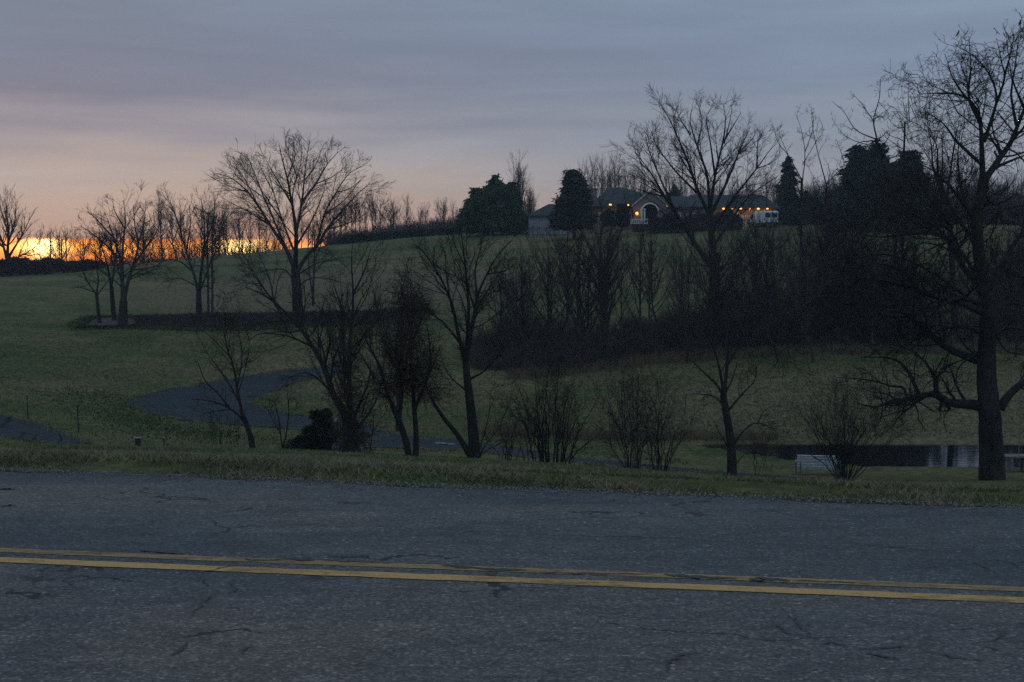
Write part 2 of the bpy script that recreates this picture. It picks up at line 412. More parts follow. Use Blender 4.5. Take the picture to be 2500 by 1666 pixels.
def raw_ground(x, y):
    x = np.asarray(x, float); y = np.asarray(y, float)
    yy = np.maximum(y, 11.0)
    p = np.clip(1250 + F * x / yy, gpx[0], gpx[-1]); l = np.clip(np.log(yy), gld[0], gld[-1])
    fi = (p - gpx[0]) / (gpx[1] - gpx[0]); fj = (l - gld[0]) / (gld[1] - gld[0])
    i = np.clip(fi.astype(int), 0, NC - 2); j = np.clip(fj.astype(int), 0, ND - 2); fi = fi - i; fj = fj - j
    z = (A[i, j] * (1 - fi) + A[i + 1, j] * fi) * (1 - fj) + (A[i, j + 1] * (1 - fi) + A[i + 1, j + 1] * fi) * fj
    t = y - redge(x)
    ramp = 3.5 + .15 * np.maximum(0, np.abs(x) - 12)
    z = z * smooth01(t / ramp) - .03
    und = .05 * (np.sin(x * .9 + 1.3 * np.sin(y * .31)) * np.sin(y * .7 + x * .2)) * smooth01((y - 16) / 20)
    und = und + .35 * np.sin(x * .045 + 1) * np.sin(y * .06 + .5) * smooth01((y - 95) / 60)
    z = z + und
    # pond basin
    pnear = np.interp(x, [7.5, 9, 11.5, 14, 30, 40], [60, 58.2, 54.6, 53.2, 52.8, 58])
    pfar = np.interp(x, [7.5, 9, 14, 30, 40], [60, 60.6, 60.4, 60.0, 58])
    ins = np.minimum(y - pnear, pfar - y)
    low = np.minimum(z, WATER_Z - .05 - np.clip(ins, 0, 2) * .35)
    m = smooth01(ins / .5 + .5) * (x > 7.5) * (x < 40)
    ring = (smooth01((ins + 3) / 3)) * (x > 6) * (x < 42)      # banks stay just above the water
    z = z * (1 - ring) + np.maximum(z, WATER_Z + .10) * ring
    return z * (1 - m) + low * m
def spaced(segs):
    out = []
    for a, b, st in segs: out += list(np.arange(a, b, st))
    return np.array(out + [segs[-1][1]], float)
GX = spaced([(-700, -200, 25), (-200, -60, 6), (-60, -22, 1.5), (-22, 30, .6), (30, 66, 1.5), (66, 200, 6), (200, 700, 25)])
GY = spaced([(-60, -4, 4), (-4, 9, 1.0), (9, 26, .4), (26, 64, .6), (64, 130, 1.2), (130, 240, 2.5), (240, 900, 20)])
GZ = raw_ground(*np.meshgrid(GX, GY, indexing='ij'))
def ground(x, y):
    i = int(np.clip(np.searchsorted(GX, x) - 1, 0, len(GX) - 2)); j = int(np.clip(np.searchsorted(GY, y) - 1, 0, len(GY) - 2))
    fx = (x - GX[i]) / (GX[i + 1] - GX[i]); fy = (y - GY[j]) / (GY[j + 1] - GY[j])
    return float((GZ[i, j] * (1 - fx) + GZ[i + 1, j] * fx) * (1 - fy) + (GZ[i, j + 1] * (1 - fx) + GZ[i + 1, j + 1] * fx) * fy)
def groundv(x, y):
    i = np.clip(np.searchsorted(GX, x) - 1, 0, len(GX) - 2); j = np.clip(np.searchsorted(GY, y) - 1, 0, len(GY) - 2)
    fx = (x - GX[i]) / (GX[i + 1] - GX[i]); fy = (y - GY[j]) / (GY[j + 1] - GY[j])
    return (GZ[i, j] * (1 - fx) + GZ[i + 1, j] * fx) * (1 - fy) + (GZ[i, j + 1] * (1 - fx) + GZ[i + 1, j + 1] * fx) * fy
def gxy(px, Y):
    x = (px - 1250) / F * Y; return x, Y, ground(x, Y)
nx, ny = GZ.shape
VX, VY = np.meshgrid(GX, GY, indexing='ij')
gi_ = np.arange(nx * ny).reshape(nx, ny)
Qg = np.stack([gi_[:-1, :-1], gi_[1:, :-1], gi_[1:, 1:], gi_[:-1, 1:]], -1).reshape(-1, 4)
tag(mesh_np('ground', np.stack([VX, VY, GZ], -1).reshape(-1, 3), Qg, M['ground'], smooth=True), kind='structure')

def grid_sheet(name, left, right, mat, nacross, lift, parent=None, jit=0.0, kind='structure'):
    """drape a strip between two edge polylines (same length, world xy)"""
    L = np.array(left, float); Rr = np.array(right, float)
    def dense(P, n):
        s = np.concatenate([[0], np.cumsum(np.hypot(*np.diff(P, axis=0).T))]); s /= s[-1]
        k = np.linspace(0, 1, n); return np.stack([np.interp(k, s, P[:, 0]), np.interp(k, s, P[:, 1])], -1)
    n = int(max(np.hypot(*np.diff(L, axis=0).T).sum(), np.hypot(*np.diff(Rr, axis=0).T).sum()) / .4) + 2
    L = catmull(L, n); Rr = catmull(Rr, n)
    if jit: 
        L = L + rng.normal(0, jit, L.shape); Rr = Rr + rng.normal(0, jit, Rr.shape)
    w = np.linspace(0, 1, nacross)[None, :, None]
    P = L[:, None] * (1 - w) + Rr[:, None] * w
    z = groundv(P[..., 0], P[..., 1]) + lift
    V = np.concatenate([P, z[..., None]], -1).reshape(-1, 3)
    ii = np.arange(n * nacross).reshape(n, nacross)
    Q = np.stack([ii[:-1, :-1], ii[1:, :-1], ii[1:, 1:], ii[:-1, 1:]], -1).reshape(-1, 4)
    o = mesh_np(name, V, Q, mat, parent, smooth=True)
    if kind: o['kind'] = kind
    return o
def catmull(P, n):
    P = np.asarray(P, float); m = len(P)
    if m == 2: return P[0] + (P[1] - P[0]) * np.linspace(0, 1, n)[:, None]
    E = np.concatenate([[2 * P[0] - P[1]], P, [2 * P[-1] - P[-2]]])
    s = np.concatenate([[0], np.cumsum(np.linalg.norm(np.diff(P, axis=0), axis=1))]); s = s / s[-1]
    u = np.interp(np.linspace(0, 1, n), s, np.arange(m)); i = np.minimum(u.astype(int), m - 2); t = (u - i)[:, None]
    a, b, c, d = E[i], E[i + 1], E[i + 2], E[i + 3]
    return .5 * ((2 * b) + (-a + c) * t + (2 * a - 5 * b + 4 * c - d) * t ** 2 + (-a + 3 * b - 3 * c + d) * t ** 3)

# ---- road with its markings
def road():
    xs = np.arange(-150, 150.1, .25)
    e = redge(xs) + .05 * np.sin(xs * 1.7) + .04 * np.sin(xs * 4.1 + 1) + rng.normal(0, .03, len(xs))
    near = 3.55 - .19 * xs + rng.normal(0, .03, len(xs))
    w = np.linspace(0, 1, 6)
    P = np.stack([np.repeat(xs[:, None], 6, 1), near[:, None] * (1 - w) + e[:, None] * w], -1)
    z = np.zeros(P.shape[:2]); z[:, 0] = -.05; z[:, -1] = -.05; z[:, 1:5] = 0
    P[:, 1, 1] = near + .15; P[:, 4, 1] = e - .12
    P[:, 2, 1] = near + (e - near) * .35; P[:, 3, 1] = near + (e - near) * .7
    ii = np.arange(len(xs) * 6).reshape(-1, 6)
    Q = np.stack([ii[:-1, :-1], ii[1:, :-1], ii[1:, 1:], ii[:-1, 1:]], -1).reshape(-1, 4)
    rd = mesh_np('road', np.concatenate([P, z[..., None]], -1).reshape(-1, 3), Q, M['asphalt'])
    rd['kind'] = 'structure'
    def line(name, off, wid, mat):
        xs = np.arange(-80, 80.1, .1)
        yc = 7.17 - .183 * xs + off + .012 * np.sin(xs * .9)
        a = yc - wid / 2 + rng.normal(0, .004, len(xs)); b = yc + wid / 2 + rng.normal(0, .004, len(xs))
        V = np.stack([np.stack([xs, a, np.full_like(xs, .004)], -1), np.stack([xs, b, np.full_like(xs, .004)], -1)], 1).reshape(-1, 3)
        k = np.arange(len(xs) - 1) * 2
        o = mesh_np(name, V, np.stack([k, k + 2, k + 3, k + 1], -1), mat, rd)
    line('center_line', 0, .125, M['paint'])
    line('center_line', .245, .105, M['paint_worn'])
    def crack(pts, w0, name='crack', wob=.03):
        """ribbon along photo points lying on the road plane"""
        W_ = []
        for px, py in pts:
            d = Vector(pt(px, py, 1.0)) - Vector((0, 0, CH)); k = -CH / d.z; W_.append((d.x * k, d.y * k))
        n = max(12, int(np.hypot(*(np.array(W_[-1]) - np.array(W_[0]))) / .03))
        C_ = catmull(W_, n); C_ = C_ + rng.normal(0, wob * .25, C_.shape)
        T_ = np.gradient(C_, axis=0); T_ /= np.linalg.norm(T_, axis=1)[:, None] + 1e-9; N_ = np.stack([-T_[:, 1], T_[:, 0]], -1)
        env = np.sin(np.linspace(0.02, math.pi - .02, n)) ** .5
        wn = w0 * .85 * env * (.35 + rng.random(n) * .9)
        a = C_ - N_ * wn[:, None]; b = C_ + N_ * wn[:, None] * .8
        V = np.stack([np.c_[a, np.full(n, .007)], np.c_[b, np.full(n, .007)]], 1).reshape(-1, 3); k = np.arange(n - 1) * 2
        mesh_np(name, V, np.stack([k, k + 2, k + 3, k + 1], -1), M['crack'], rd)
    for p, w in [(((335, 1345), (400, 1350), (450, 1354)), .022), (((685, 1366), (725, 1366), (770, 1370)), .05),
                 (((570, 1365), (640, 1370), (700, 1368)), .012), (((770, 1370), (880, 1374), (960, 1378)), .014),
                 (((1080, 1383), (1140, 1388), (1210, 1392), (1290, 1396)), .036), (((1290, 1396), (1400, 1402), (1600, 1404)), .012),
                 (((1625, 1405), (1700, 1411), (1800, 1415)), .045), (((1830, 1418), (1880, 1416), (1935, 1421)), .055),
                 (((1935, 1421), (2050, 1424), (2130, 1428)), .014),
                 (((0, 1195), (10, 1195), (35, 1196)), .04), (((0, 1238), (20, 1236), (38, 1234)), .03),
                 (((480, 1396), (500, 1398), (560, 1385), (575, 1380)), .007),
                 (((548, 1424), (570, 1430), (570, 1445), (555, 1448)), .014),
                 (((525, 1450), (500, 1470), (480, 1492), (465, 1512)), .009), (((480, 1414), (505, 1428), (520, 1432)), .007),
                 (((460, 1570), (440, 1590), (420, 1604)), .012), (((620, 1575), (600, 1590), (590, 1600)), .008),
                 (((1260, 1300), (1400, 1308), (1600, 1312), (1780, 1322), (1860, 1325)), .007),
                 (((1840, 1238), (1950, 1262), (2060, 1278)), .007), (((2060, 1325), (2200, 1338), (2290, 1345)), .009),
                 (((1625, 1645), (1640, 1615), (1670, 1600), (1720, 1595)), .010), (((1320, 1565), (1380, 1566)), .008),
                 (((1990, 1578), (2030, 1570), (2070, 1585)), .009), (((2110, 1595), (2160, 1606), (2200, 1612)), .013),
                 (((2080, 1590), (2150, 1583), (2230, 1576)), .010), (((2250, 1590), (2330, 1606), (2420, 1616)), .010),
                 (((2370, 1370), (2410, 1390), (2440, 1405)), .008), (((2400, 1365), (2460, 1372), (2500, 1395)), .009),
                 (((1050, 1290), (1150, 1298), (1240, 1300)), .006), (((1870, 1530), (1900, 1530), (1925, 1550)), .007),
                 (((1935, 1512), (1970, 1548), (1985, 1560)), .006), (((1920, 1505), (1945, 1515)), .006),
                 (((730, 1280), (800, 1285), (840, 1289)), .004)]:
        crack(p, w)
road()

# ---- pond, drive, mulch beds
def pond():
    xs = np.linspace(7.4, 41, 90)
    pn = np.interp(xs, [7.5, 9, 11.5, 14, 30, 40], [60, 58.2, 54.6, 53.2, 52.8, 58]) - .8
    pf = np.interp(xs, [7.5, 9, 14, 30, 40], [60, 60.6, 60.4, 60.0, 58]) + .8
    V = np.stack([np.c_[xs, pn, np.full(90, WATER_Z)], np.c_[xs, pf, np.full(90, WATER_Z)]], 1).reshape(-1, 3)
    k = np.arange(89) * 2
    tag(mesh_np('pond_water', V, np.stack([k, k + 2, k + 3, k + 1], -1), M['water']), kind='structure')
pond()
def strip_pts(lst): return [((p - 1250) / F * d, d) for p, d in lst]
# lower drive running from the left edge past the bank trees to the right
lo = [(-500, 66), (-150, 66), (0, 66.3), (100, 62.5), (180, 57.5), (300, 51.5), (600, 50.5), (760, 54), (880, 60), (980, 61.5), (1080, 59.5), (1250, 56.5), (1450, 50.8), (1700, 47.2), (1900, 45.8), (1990, 45.0), (2070, 43.4)]
hi = [(-500, 58), (-150, 58), (0, 57), (100, 54.5), (180, 51.5), (300, 46.6), (600, 46), (760, 48.5), (880, 53), (980, 54), (1080, 53), (1250, 50.5), (1450, 46.2), (1700, 42.8), (1900, 41.5), (1990, 41.8), (2070, 42.6)]
dr = grid_sheet('driveway', strip_pts(lo), strip_pts(hi), M['drive'], 10, .022, jit=.12)
# hairpin drive climbing the meadow: upper arm and lower arm
outer = [(840, 95), (770, 92), (620, 88), (480, 83), (370, 79), (310, 75.2), (330, 72.5), (400, 70), (520, 67.6), (700, 65), (850, 60.5), (940, 57)]
inner = [(870, 93), (790, 88.5), (700, 84), (655, 81.2), (625, 79.2), (608, 77.8), (612, 76.6), (640, 75.6), (700, 73.8), (800, 71.5), (930, 65), (1040, 58.5)]
grid_sheet('driveway', strip_pts(outer), strip_pts(inner), M['drive'], 14, .026, jit=.12)
# dark planting bed
bo = [(176, 109), (200, 112), (235, 115.5), (350, 116.5), (520, 117), (700, 117.5), (900, 118), (1000, 119.5), (1050, 117.5)]
bi = [(180, 107.5), (215, 108), (300, 109), (400, 108.5), (540, 108.5), (700, 110), (850, 111.5), (980, 113), (1048, 116.5)]
grid_sheet('mulch_bed', strip_pts(bo), strip_pts(bi), M['mulch'], 10, .05, jit=.28)
grid_sheet('mulch_patch', strip_pts([(212, 110.2), (240, 114.0), (310, 114.6), (330, 112.5)]), strip_pts([(216, 109.6), (250, 109.4), (300, 109.8), (328, 111.2)]), M['mulch_pale'], 8, .12, jit=.05)

# ------------------------------------------------------------------ bare trees
def norm(v): return v / (np.linalg.norm(v, axis=-1, keepdims=True) + 1e-9)
def tubes(P, Rd, sides):
    B, K, _ = P.shape
    T = norm(np.gradient(P, axis=1)); m = norm(P[:, -1] - P[:, 0])
    ref = np.where(np.abs(m[:, 2:3]) < .9, np.array([[0, 0, 1.]]), np.array([[1., 0, 0]]))[:, None, :]
    U = norm(np.cross(T, np.broadcast_to(ref, T.shape))); Wv = np.cross(T, U)
    a = np.arange(sides) * 2 * math.pi / sides
    V = P[:, :, None] + (U[:, :, None] * np.cos(a)[:, None] + Wv[:, :, None] * np.sin(a)[:, None]) * Rd[:, :, None, None]
    ii = np.arange(B * K * sides).reshape(B, K, sides); nx_ = np.roll(ii, -1, 2)
    Q = np.stack([ii[:, :-1], nx_[:, :-1], nx_[:, 1:], ii[:, 1:]], -1).reshape(-1, 4)
    return V.reshape(-1, 3), Q
def join(parts):
    vs, qs, o = [], [], 0
    for v, q in parts: vs.append(v); qs.append(q + o); o += len(v)
    return np.concatenate(vs), np.concatenate(qs)
def spawn(P, Rd, r, dens, ang, lr, lmin, lmax, K, wander, up, rr, tmin=.25, rmin=.004, maxr=9, drop=.5, jag=0):
    """children along the parent branches P (B,K,3)"""
    seg = np.linalg.norm(np.diff(P, axis=1), axis=2); L = seg.sum(1)
    n = r.poisson(np.maximum(L * dens * (1 - tmin), 0)); n = np.maximum(n, 1)
    pi = np.repeat(np.arange(len(P)), n); B = len(pi)
    t = tmin + (1 - tmin) * r.random(B) ** .85; t = np.minimum(t, .99)
    f = t * (P.shape[1] - 1); i = f.astype(int); f = f - i
    st = P[pi, i] * (1 - f)[:, None] + P[pi, i + 1] * f[:, None]
    pr = Rd[pi, i] * (1 - f) + Rd[pi, i + 1] * f
    T = norm(P[pi, i + 1] - P[pi, i])
    rnd = norm(r.normal(size=(B, 3))); perp = norm(np.cross(T, rnd))
    a = np.radians(r.uniform(ang[0], ang[1], B))[:, None]
    D = norm(T * np.cos(a) + perp * np.sin(a) + np.array([0, 0, up * .8]))
    ln = np.clip(L[pi] * lr * (1 - drop * t) * r.uniform(.6, 1.25, B), lmin, lmax)
    ok = pr < maxr
    st, D, ln, pr, B = st[ok], D[ok], ln[ok], pr[ok], int(ok.sum())
    C = np.empty((B, K, 3)); C[:, 0] = st; step = (ln / (K - 1))[:, None]
    for k in range(1, K):
        D = norm(D + r.normal(0, wander, (B, 3)) + np.array([0, 0, up * .25]) + (jag * norm(r.normal(size=(B, 3))) if jag else 0))
        C[:, k] = C[:, k - 1] + D * step
    r0 = np.maximum(pr * rr, rmin)[:, None]
    CR = r0 * np.linspace(1, .35, K)[None] ; CR = np.maximum(CR, rmin * .7)
    return C, CR
def grow(P, Rd, seed, levels):
    """returns list of (P,R) per level"""
    r = np.random.default_rng(seed); out = []
    for lv in levels:
        P, Rd = spawn(P, Rd, r, **lv); out.append((P, Rd))
        if len(P) == 0: break
    return out
LEV = {
 # broad lone tree: long ascending arching branches, very fine twigs
 'broad': [dict(dens=2.7, ang=(20, 50), lr=.46, lmin=.9, lmax=2.9, K=8, wander=.08, up=.02, rr=.36, tmin=.15, rmin=.013, drop=.62),
           dict(dens=3.4, ang=(20, 50), lr=.55, lmin=.5, lmax=1.5, K=5, wander=.09, up=.02, rr=.5, tmin=.10, rmin=.010, drop=.4),
           dict(dens=5.0, ang=(20, 50), lr=.5, lmin=.3, lmax=.75, K=3, wander=.09, up=.02, rr=.6, tmin=.10, rmin=.008, drop=.4)],
 'knobby': [dict(dens=3.0, ang=(35, 75), lr=.34, lmin=.4, lmax=1.9, K=6, wander=.28, up=.10, rr=.5, tmin=.25, rmin=.009),
            dict(dens=4.5, ang=(35, 80), lr=.5, lmin=.22, lmax=.8, K=4, wander=.3, up=.08, rr=.6, tmin=.15, rmin=.010),
            dict(dens=3.5, ang=(35, 80), lr=.5, lmin=.12, lmax=.35, K=3, wander=.3, up=.08, rr=.7, tmin=.2, rmin=.009)],
 'gnarl': [dict(dens=5.0, ang=(35, 85), lr=.60, lmin=.6, lmax=3.0, K=8, wander=.26, up=.08, rr=.38, tmin=.12, rmin=.010),
           dict(dens=4.8, ang=(30, 80), lr=.60, lmin=.4, lmax=1.4, K=6, wander=.26, up=.06, rr=.5, tmin=.12, rmin=.007),
           dict(dens=5.0, ang=(30, 75), lr=.5, lmin=.15, lmax=.5, K=3, wander=.25, up=.05, rr=.6, tmin=.15, rmin=.006)],
 'young': [dict(dens=4.4, ang=(22, 60), lr=.58, lmin=.5, lmax=2.0, K=6, wander=.15, up=.10, rr=.42, tmin=.15, rmin=.007),
           dict(dens=6.5, ang=(25, 65), lr=.55, lmin=.3, lmax=.9, K=4, wander=.18, up=.06, rr=.55, tmin=.12, rmin=.005),
           dict(dens=6.0, ang=(25, 70), lr=.5, lmin=.08, lmax=.26, K=3, wander=.2, up=.05, rr=.6, tmin=.15, rmin=.004)],
 'tangle': [dict(dens=5.5, ang=(30, 90), lr=.45, lmin=.4, lmax=1.2, K=6, wander=.3, up=.02, rr=.35, tmin=.15, rmin=.005),
            dict(dens=9, ang=(30, 90), lr=.5, lmin=.2, lmax=.6, K=4, wander=.3, up=.0, rr=.6, tmin=.1, rmin=.004),
            dict(dens=7, ang=(25, 90), lr=.5, lmin=.1, lmax=.3, K=3, wander=.3, up=.0, rr=.7, tmin=.1, rmin=.004)],
 'shrub': [dict(dens=5.0, ang=(15, 60), lr=.50, lmin=.3, lmax=1.3, K=6, wander=.2, up=.12, rr=.5, tmin=.2, rmin=.004),
           dict(dens=6.5, ang=(18, 55), lr=.5, lmin=.15, lmax=.5, K=3, wander=.14, up=.06, rr=.6, tmin=.1, rmin=.004)],
}
def tree_from(kind, name, X0, limbs3, seed, label, cat, group=None, bark='bark', twig='twig', trunk_n=1, parts=('trunk', 'crown'), levels=None):
    """limbs3: list of (P(n,3) world, r0, r1, spawn?)"""
    root = empty(name, X0, 0, label, cat, group)
    off = np.array(X0); K = 16; tr, lb = [], []
    for i, (P, r0, r1, sp) in enumerate(limbs3):
        Rr = (r0 + (r1 - r0) * np.linspace(0, 1, len(P)) ** .8)
        (tr if i < trunk_n else lb).append((P - off, Rr, sp))
    tv = join([tubes(P[None], Rr[None], 10) for P, Rr, _ in tr])
    mesh_np(parts[0], tv[0], tv[1], M[bark], root, smooth=True)
    allP = np.stack([P for P, _, sp in tr + lb if sp]); allR = np.stack([Rr for P, Rr, sp in tr + lb if sp])
    lv = grow(allP, allR, seed, levels or LEV[kind])
    if lb:
        v = join([tubes(P[None], Rr[None], 8) for P, Rr, _ in lb])
        mesh_np('limbs', v[0], v[1], M[bark], root, smooth=True)
    sides = [5, 3, 3]
    v = join([tubes(P, Rr, sides[min(k, 2)]) for k, (P, Rr) in enumerate(lv) if len(P)])
    mesh_np(parts[1], v[0], v[1], M[twig], root, smooth=False)
    return root
def hero(kind, name, px0, d, limbs, seed, label, cat='tree', jit=.010, spread=.55, **kw):
    """limbs: list of (photo polyline, r0, r1[, spawn]); first ones are the trunk. Each limb leaves the one it starts on with its own lean in depth."""
    r = np.random.default_rng(seed + 1000)
    base = gxy(px0, d); done = []; out = []; K = 16; nt = kw.get('trunk_n', 1)
    for i, lm in enumerate(limbs):
        pts, r0, r1 = lm[:3]; sp = lm[3] if len(lm) > 3 else (i >= nt)
        pts = np.array(pts, float); C = catmull(pts, K)
        dd0 = 0.0
        if done:
            allp = np.concatenate(done); k = np.argmin(((allp[:, :2] - C[0]) ** 2).sum(1)); 
            if np.hypot(*(allp[k, :2] - C[0])) < 30: dd0 = allp[k, 2]
        arc = np.concatenate([[0], np.cumsum(np.hypot(*np.diff(C, axis=0).T))]) * d / F
        s = 0 if i < nt else r.uniform(-1, 1) * spread
        dd = dd0 + s * arc * (1 - .15 * arc / (arc[-1] + .1)) + .03 * arc * np.sin(arc * 2 + i)
        done.append(np.c_[C, dd])
        P = np.array([pt(x, y, d + q) for (x, y), q in zip(C, dd)])
        wob = r.normal(0, jit * arc[-1] / 6, P.shape); wob[0] = 0; wob = np.cumsum(wob, 0) * .35; P = P + wob
        if i == 0: 
            P[0] = (P[0][0], P[0][1], base[2] - .25)
        out.append((P, r0, r1, sp))
    # root flare
    return tree_from(kind, name, (base[0], base[1], base[2]), out, seed, label, cat, **kw)

# --- the big lone tree on the hillside
hero('broad', 'bare_tree', 728, 112, [
    ([(729, 790), (727, 745), (724, 700), (721, 655)], .48, .34),
    ([(722, 668), (700, 612), (668, 565), (640, 520), (600, 465), (560, 432), (522, 420)], .20, .02),
    ([(706, 622), (672, 545), (645, 480), (625, 430), (606, 385)], .13, .02),
    ([(721, 655), (722, 570), (713, 500), (702, 440), (690, 390), (682, 352)], .22, .02),
    ([(722, 575), (738, 490), (746, 420), (756, 352)], .13, .02),
    ([(724, 665), (750, 625), (776, 600), (800, 560), (832, 520), (872, 478), (906, 448)], .19, .02),
    ([(772, 604), (792, 525), (820, 470), (850, 425), (882, 405)], .12, .02),
    ([(738, 492), (770, 450), (800, 400), (826, 370)], .10, .02),
    ([(718, 690), (695, 660), (655, 660), (600, 672)], .07, .015),
    ([(728, 700), (760, 680), (805, 683), (850, 695)], .07, .015),
    ([(726, 672), (770, 645), (830, 630), (862, 626)], .07, .015),
    ([(660, 552), (610, 520), (570, 500), (535, 480)], .07, .015),
    ([(640, 520), (590, 425), (560, 400)], .07, .015), ([(713, 500), (665, 420), (640, 372)], .08, .015),
    ([(800, 560), (850, 545), (895, 520)], .07, .015), ([(790, 525), (840, 490), (880, 440)], .07, .015),
    ([(716, 610), (690, 540), (668, 470), (650, 400)], .10, .015), ([(724, 600), (760, 540), (786, 480), (800, 430)], .10, .015),
    ([(745, 440), (775, 395), (785, 360)], .06, .012), ([(722, 560), (716, 470), (735, 400), (738, 345)], .08, .012),
    ([(690, 540), (655, 490), (620, 440), (585, 402)], .07, .012), ([(820, 470), (855, 460), (895, 428)], .05, .012), ([(770, 450), (815, 430), (852, 398)], .05, .012),
    ([(640, 480), (600, 450), (572, 422)], .05, .012), ([(606, 470), (570, 458), (532, 444)], .05, .012), ([(800, 400), (795, 375), (806, 358)], .04, .01), ([(668, 470), (642, 420), (625, 378)], .05, .012),
    ([(800, 560), (845, 520), (885, 500)], .06, .012), ([(600, 465), (555, 465), (520, 470)], .05, .012), ([(725, 430), (710, 390), (700, 352)], .05, .012), ([(700, 440), (720, 385), (718, 350)], .06, .012)],
    11, 'big lone bare tree with a wide round crown standing on the hillside', jit=.02, spread=.8, twig='twig_red')

# --- trees of the planting bed, left
hero('broad', 'bare_tree', 305, 110, [
    ([(300, 800), (301, 765), (302, 735)], .40, .30),
    ([(302, 745), (310, 700), (325, 650), (338, 600), (330, 550), (325, 500)], .20, .02),
    ([(300, 740), (298, 680), (288, 620), (272, 570), (255, 520)], .20, .02),
    ([(288, 630), (255, 595), (225, 570), (196, 552)], .10, .02), ([(298, 680), (300, 600), (305, 540), (300, 490)], .13, .02),
    ([(330, 640), (360, 600), (385, 560), (392, 530)], .11, .02), ([(336, 600), (352, 545), (355, 505)], .09, .02),
    ([(322, 660), (360, 655), (400, 650), (430, 670)], .07, .015), ([(272, 575), (240, 540), (215, 515)], .08, .015),
    ([(296, 700), (262, 670), (235, 650), (205, 640)], .07, .015), ([(305, 560), (280, 515), (275, 485)], .07, .015)],
    12, 'dark spreading bare tree with a forked trunk at the pale end of the planting bed', jit=.02, spread=.8)
hero('broad', 'bare_tree', 272, 113, [
    ([(280, 790), (275, 740), (272, 700)], .22, .16), ([(272, 705), (262, 650), (250, 610), (240, 570)], .12, .02),
    ([(272, 700), (280, 640), (284, 590), (280, 550)], .10, .02), ([(262, 650), (230, 620), (210, 600)], .07, .02)],
    13, 'thin bare tree just left of the forked tree on the planting bed', jit=.02, spread=.8)
hero('tangle', 'bare_tree', 235, 111, [
    ([(245, 800), (240, 760), (236, 715)], .16, .12), ([(236, 720), (215, 690), (200, 660), (190, 640)], .07, .02),
    ([(236, 715), (240, 680), (235, 650), (240, 630)], .08, .02), ([(238, 720), (260, 690), (275, 660)], .06, .02), ([(236, 715), (205, 705), (185, 700)], .05, .02)],
    14, 'low tangled little tree with a brushy crown at the left tip of the planting bed', jit=.02,
    levels=[dict(dens=3.0, ang=(20, 80), lr=.5, lmin=.5, lmax=1.6, K=5, wander=.2, up=.02, rr=.45, tmin=.15, rmin=.012),
            dict(dens=4.5, ang=(20, 80), lr=.5, lmin=.3, lmax=.8, K=4, wander=.25, up=.0, rr=.6, tmin=.1, rmin=.010)])
hero('broad', 'bare_tree', 487, 112, [
    ([(488, 800), (486, 755), (485, 715)], .30, .2),
    ([(485, 720), (472, 665), (455, 615), (440, 560), (420, 500)], .15, .02), ([(485, 715), (492, 660), (500, 600), (500, 540), (492, 480)], .15, .02),
    ([(488, 712), (510, 650), (525, 600), (545, 550), (560, 520)], .10, .02), ([(472, 665), (440, 640), (410, 635), (380, 650)], .08, .015),
    ([(480, 700), (440, 680), (400, 690)], .05, .015), ([(500, 600), (520, 540), (525, 490)], .08, .015), ([(455, 615), (465, 550), (462, 505)], .08, .015),
    ([(440, 560), (425, 520), (405, 500)], .05, .015)],
    15, 'slender bare tree between the forked tree and the two straight stems', jit=.02, spread=.8, twig='twig_red')
hero('knobby', 'bare_tree', 512, 116, [
    ([(508, 790), (508, 700), (506, 600), (508, 520)], .12, .05, True), ([(518, 790), (518, 700), (517, 600), (522, 530)], .12, .05, True),
    ([(506, 620), (492, 560), (480, 520)], .05, .015), ([(517, 640), (535, 590), (545, 550)], .05, .015)],
    16, 'pair of straight pale stems rising side by side from the planting bed', jit=.01, trunk_n=2, spread=.5, bark='bark_far')
hero('broad', 'bare_tree', 672, 108, [
    ([(700, 790), (684, 762), (668, 735)], .14, .10), ([(668, 738), (640, 700), (610, 660), (580, 620)], .08, .015),
    ([(668, 735), (660, 690), (640, 640), (625, 600)], .08, .015), ([(670, 735), (680, 680), (700, 650)], .06, .015), ([(640, 700), (600, 690), (570, 700)], .05, .012)],
    17, 'small leaning bare tree just left of the big lone tree', jit=.02, spread=.8)
hero('knobby', 'bare_tree', 762, 122, [
    ([(764, 745), (765, 700), (768, 640), (768, 590), (775, 540)], .11, .03, True), ([(762, 715), (755, 670), (752, 620), (752, 560)], .08, .02),
    ([(768, 640), (785, 590), (795, 540)], .06, .015)],
    18, 'slim forked sapling right behind the big lone tree', jit=.01, spread=.5)
hero('broad', 'bare_tree', 22, 168, [
    ([(20, 720), (20, 660), (18, 620)], .42, .3), ([(18, 640), (5, 590), (-10, 550), (-20, 500)], .2, .02), ([(18, 625), (20, 570), (15, 520), (12, 482)], .2, .02),
    ([(20, 630), (45, 590), (62, 560), (75, 530)], .18, .02), ([(18, 600), (35, 545), (38, 495)], .14, .02), ([(20, 640), (60, 620), (90, 600), (102, 580)], .12, .02),
    ([(15, 600), (-30, 560), (-60, 540)], .12, .02), ([(25, 620), (60, 570), (80, 545)], .12, .02), ([(20, 570), (5, 520), (-5, 485)], .1, .02)],
    19, 'dense fan-shaped bare tree at the left edge in front of the sunset', jit=.02, spread=.8,
    levels=[dict(dens=2.6, ang=(15, 40), lr=.5, lmin=1.0, lmax=4, K=6, wander=.08, up=.12, rr=.55, tmin=.15, rmin=.015),
            dict(dens=4.4, ang=(15, 40), lr=.5, lmin=.5, lmax=1.8, K=4, wander=.1, up=.1, rr=.55, tmin=.1, rmin=.013)], twig='twig_red')

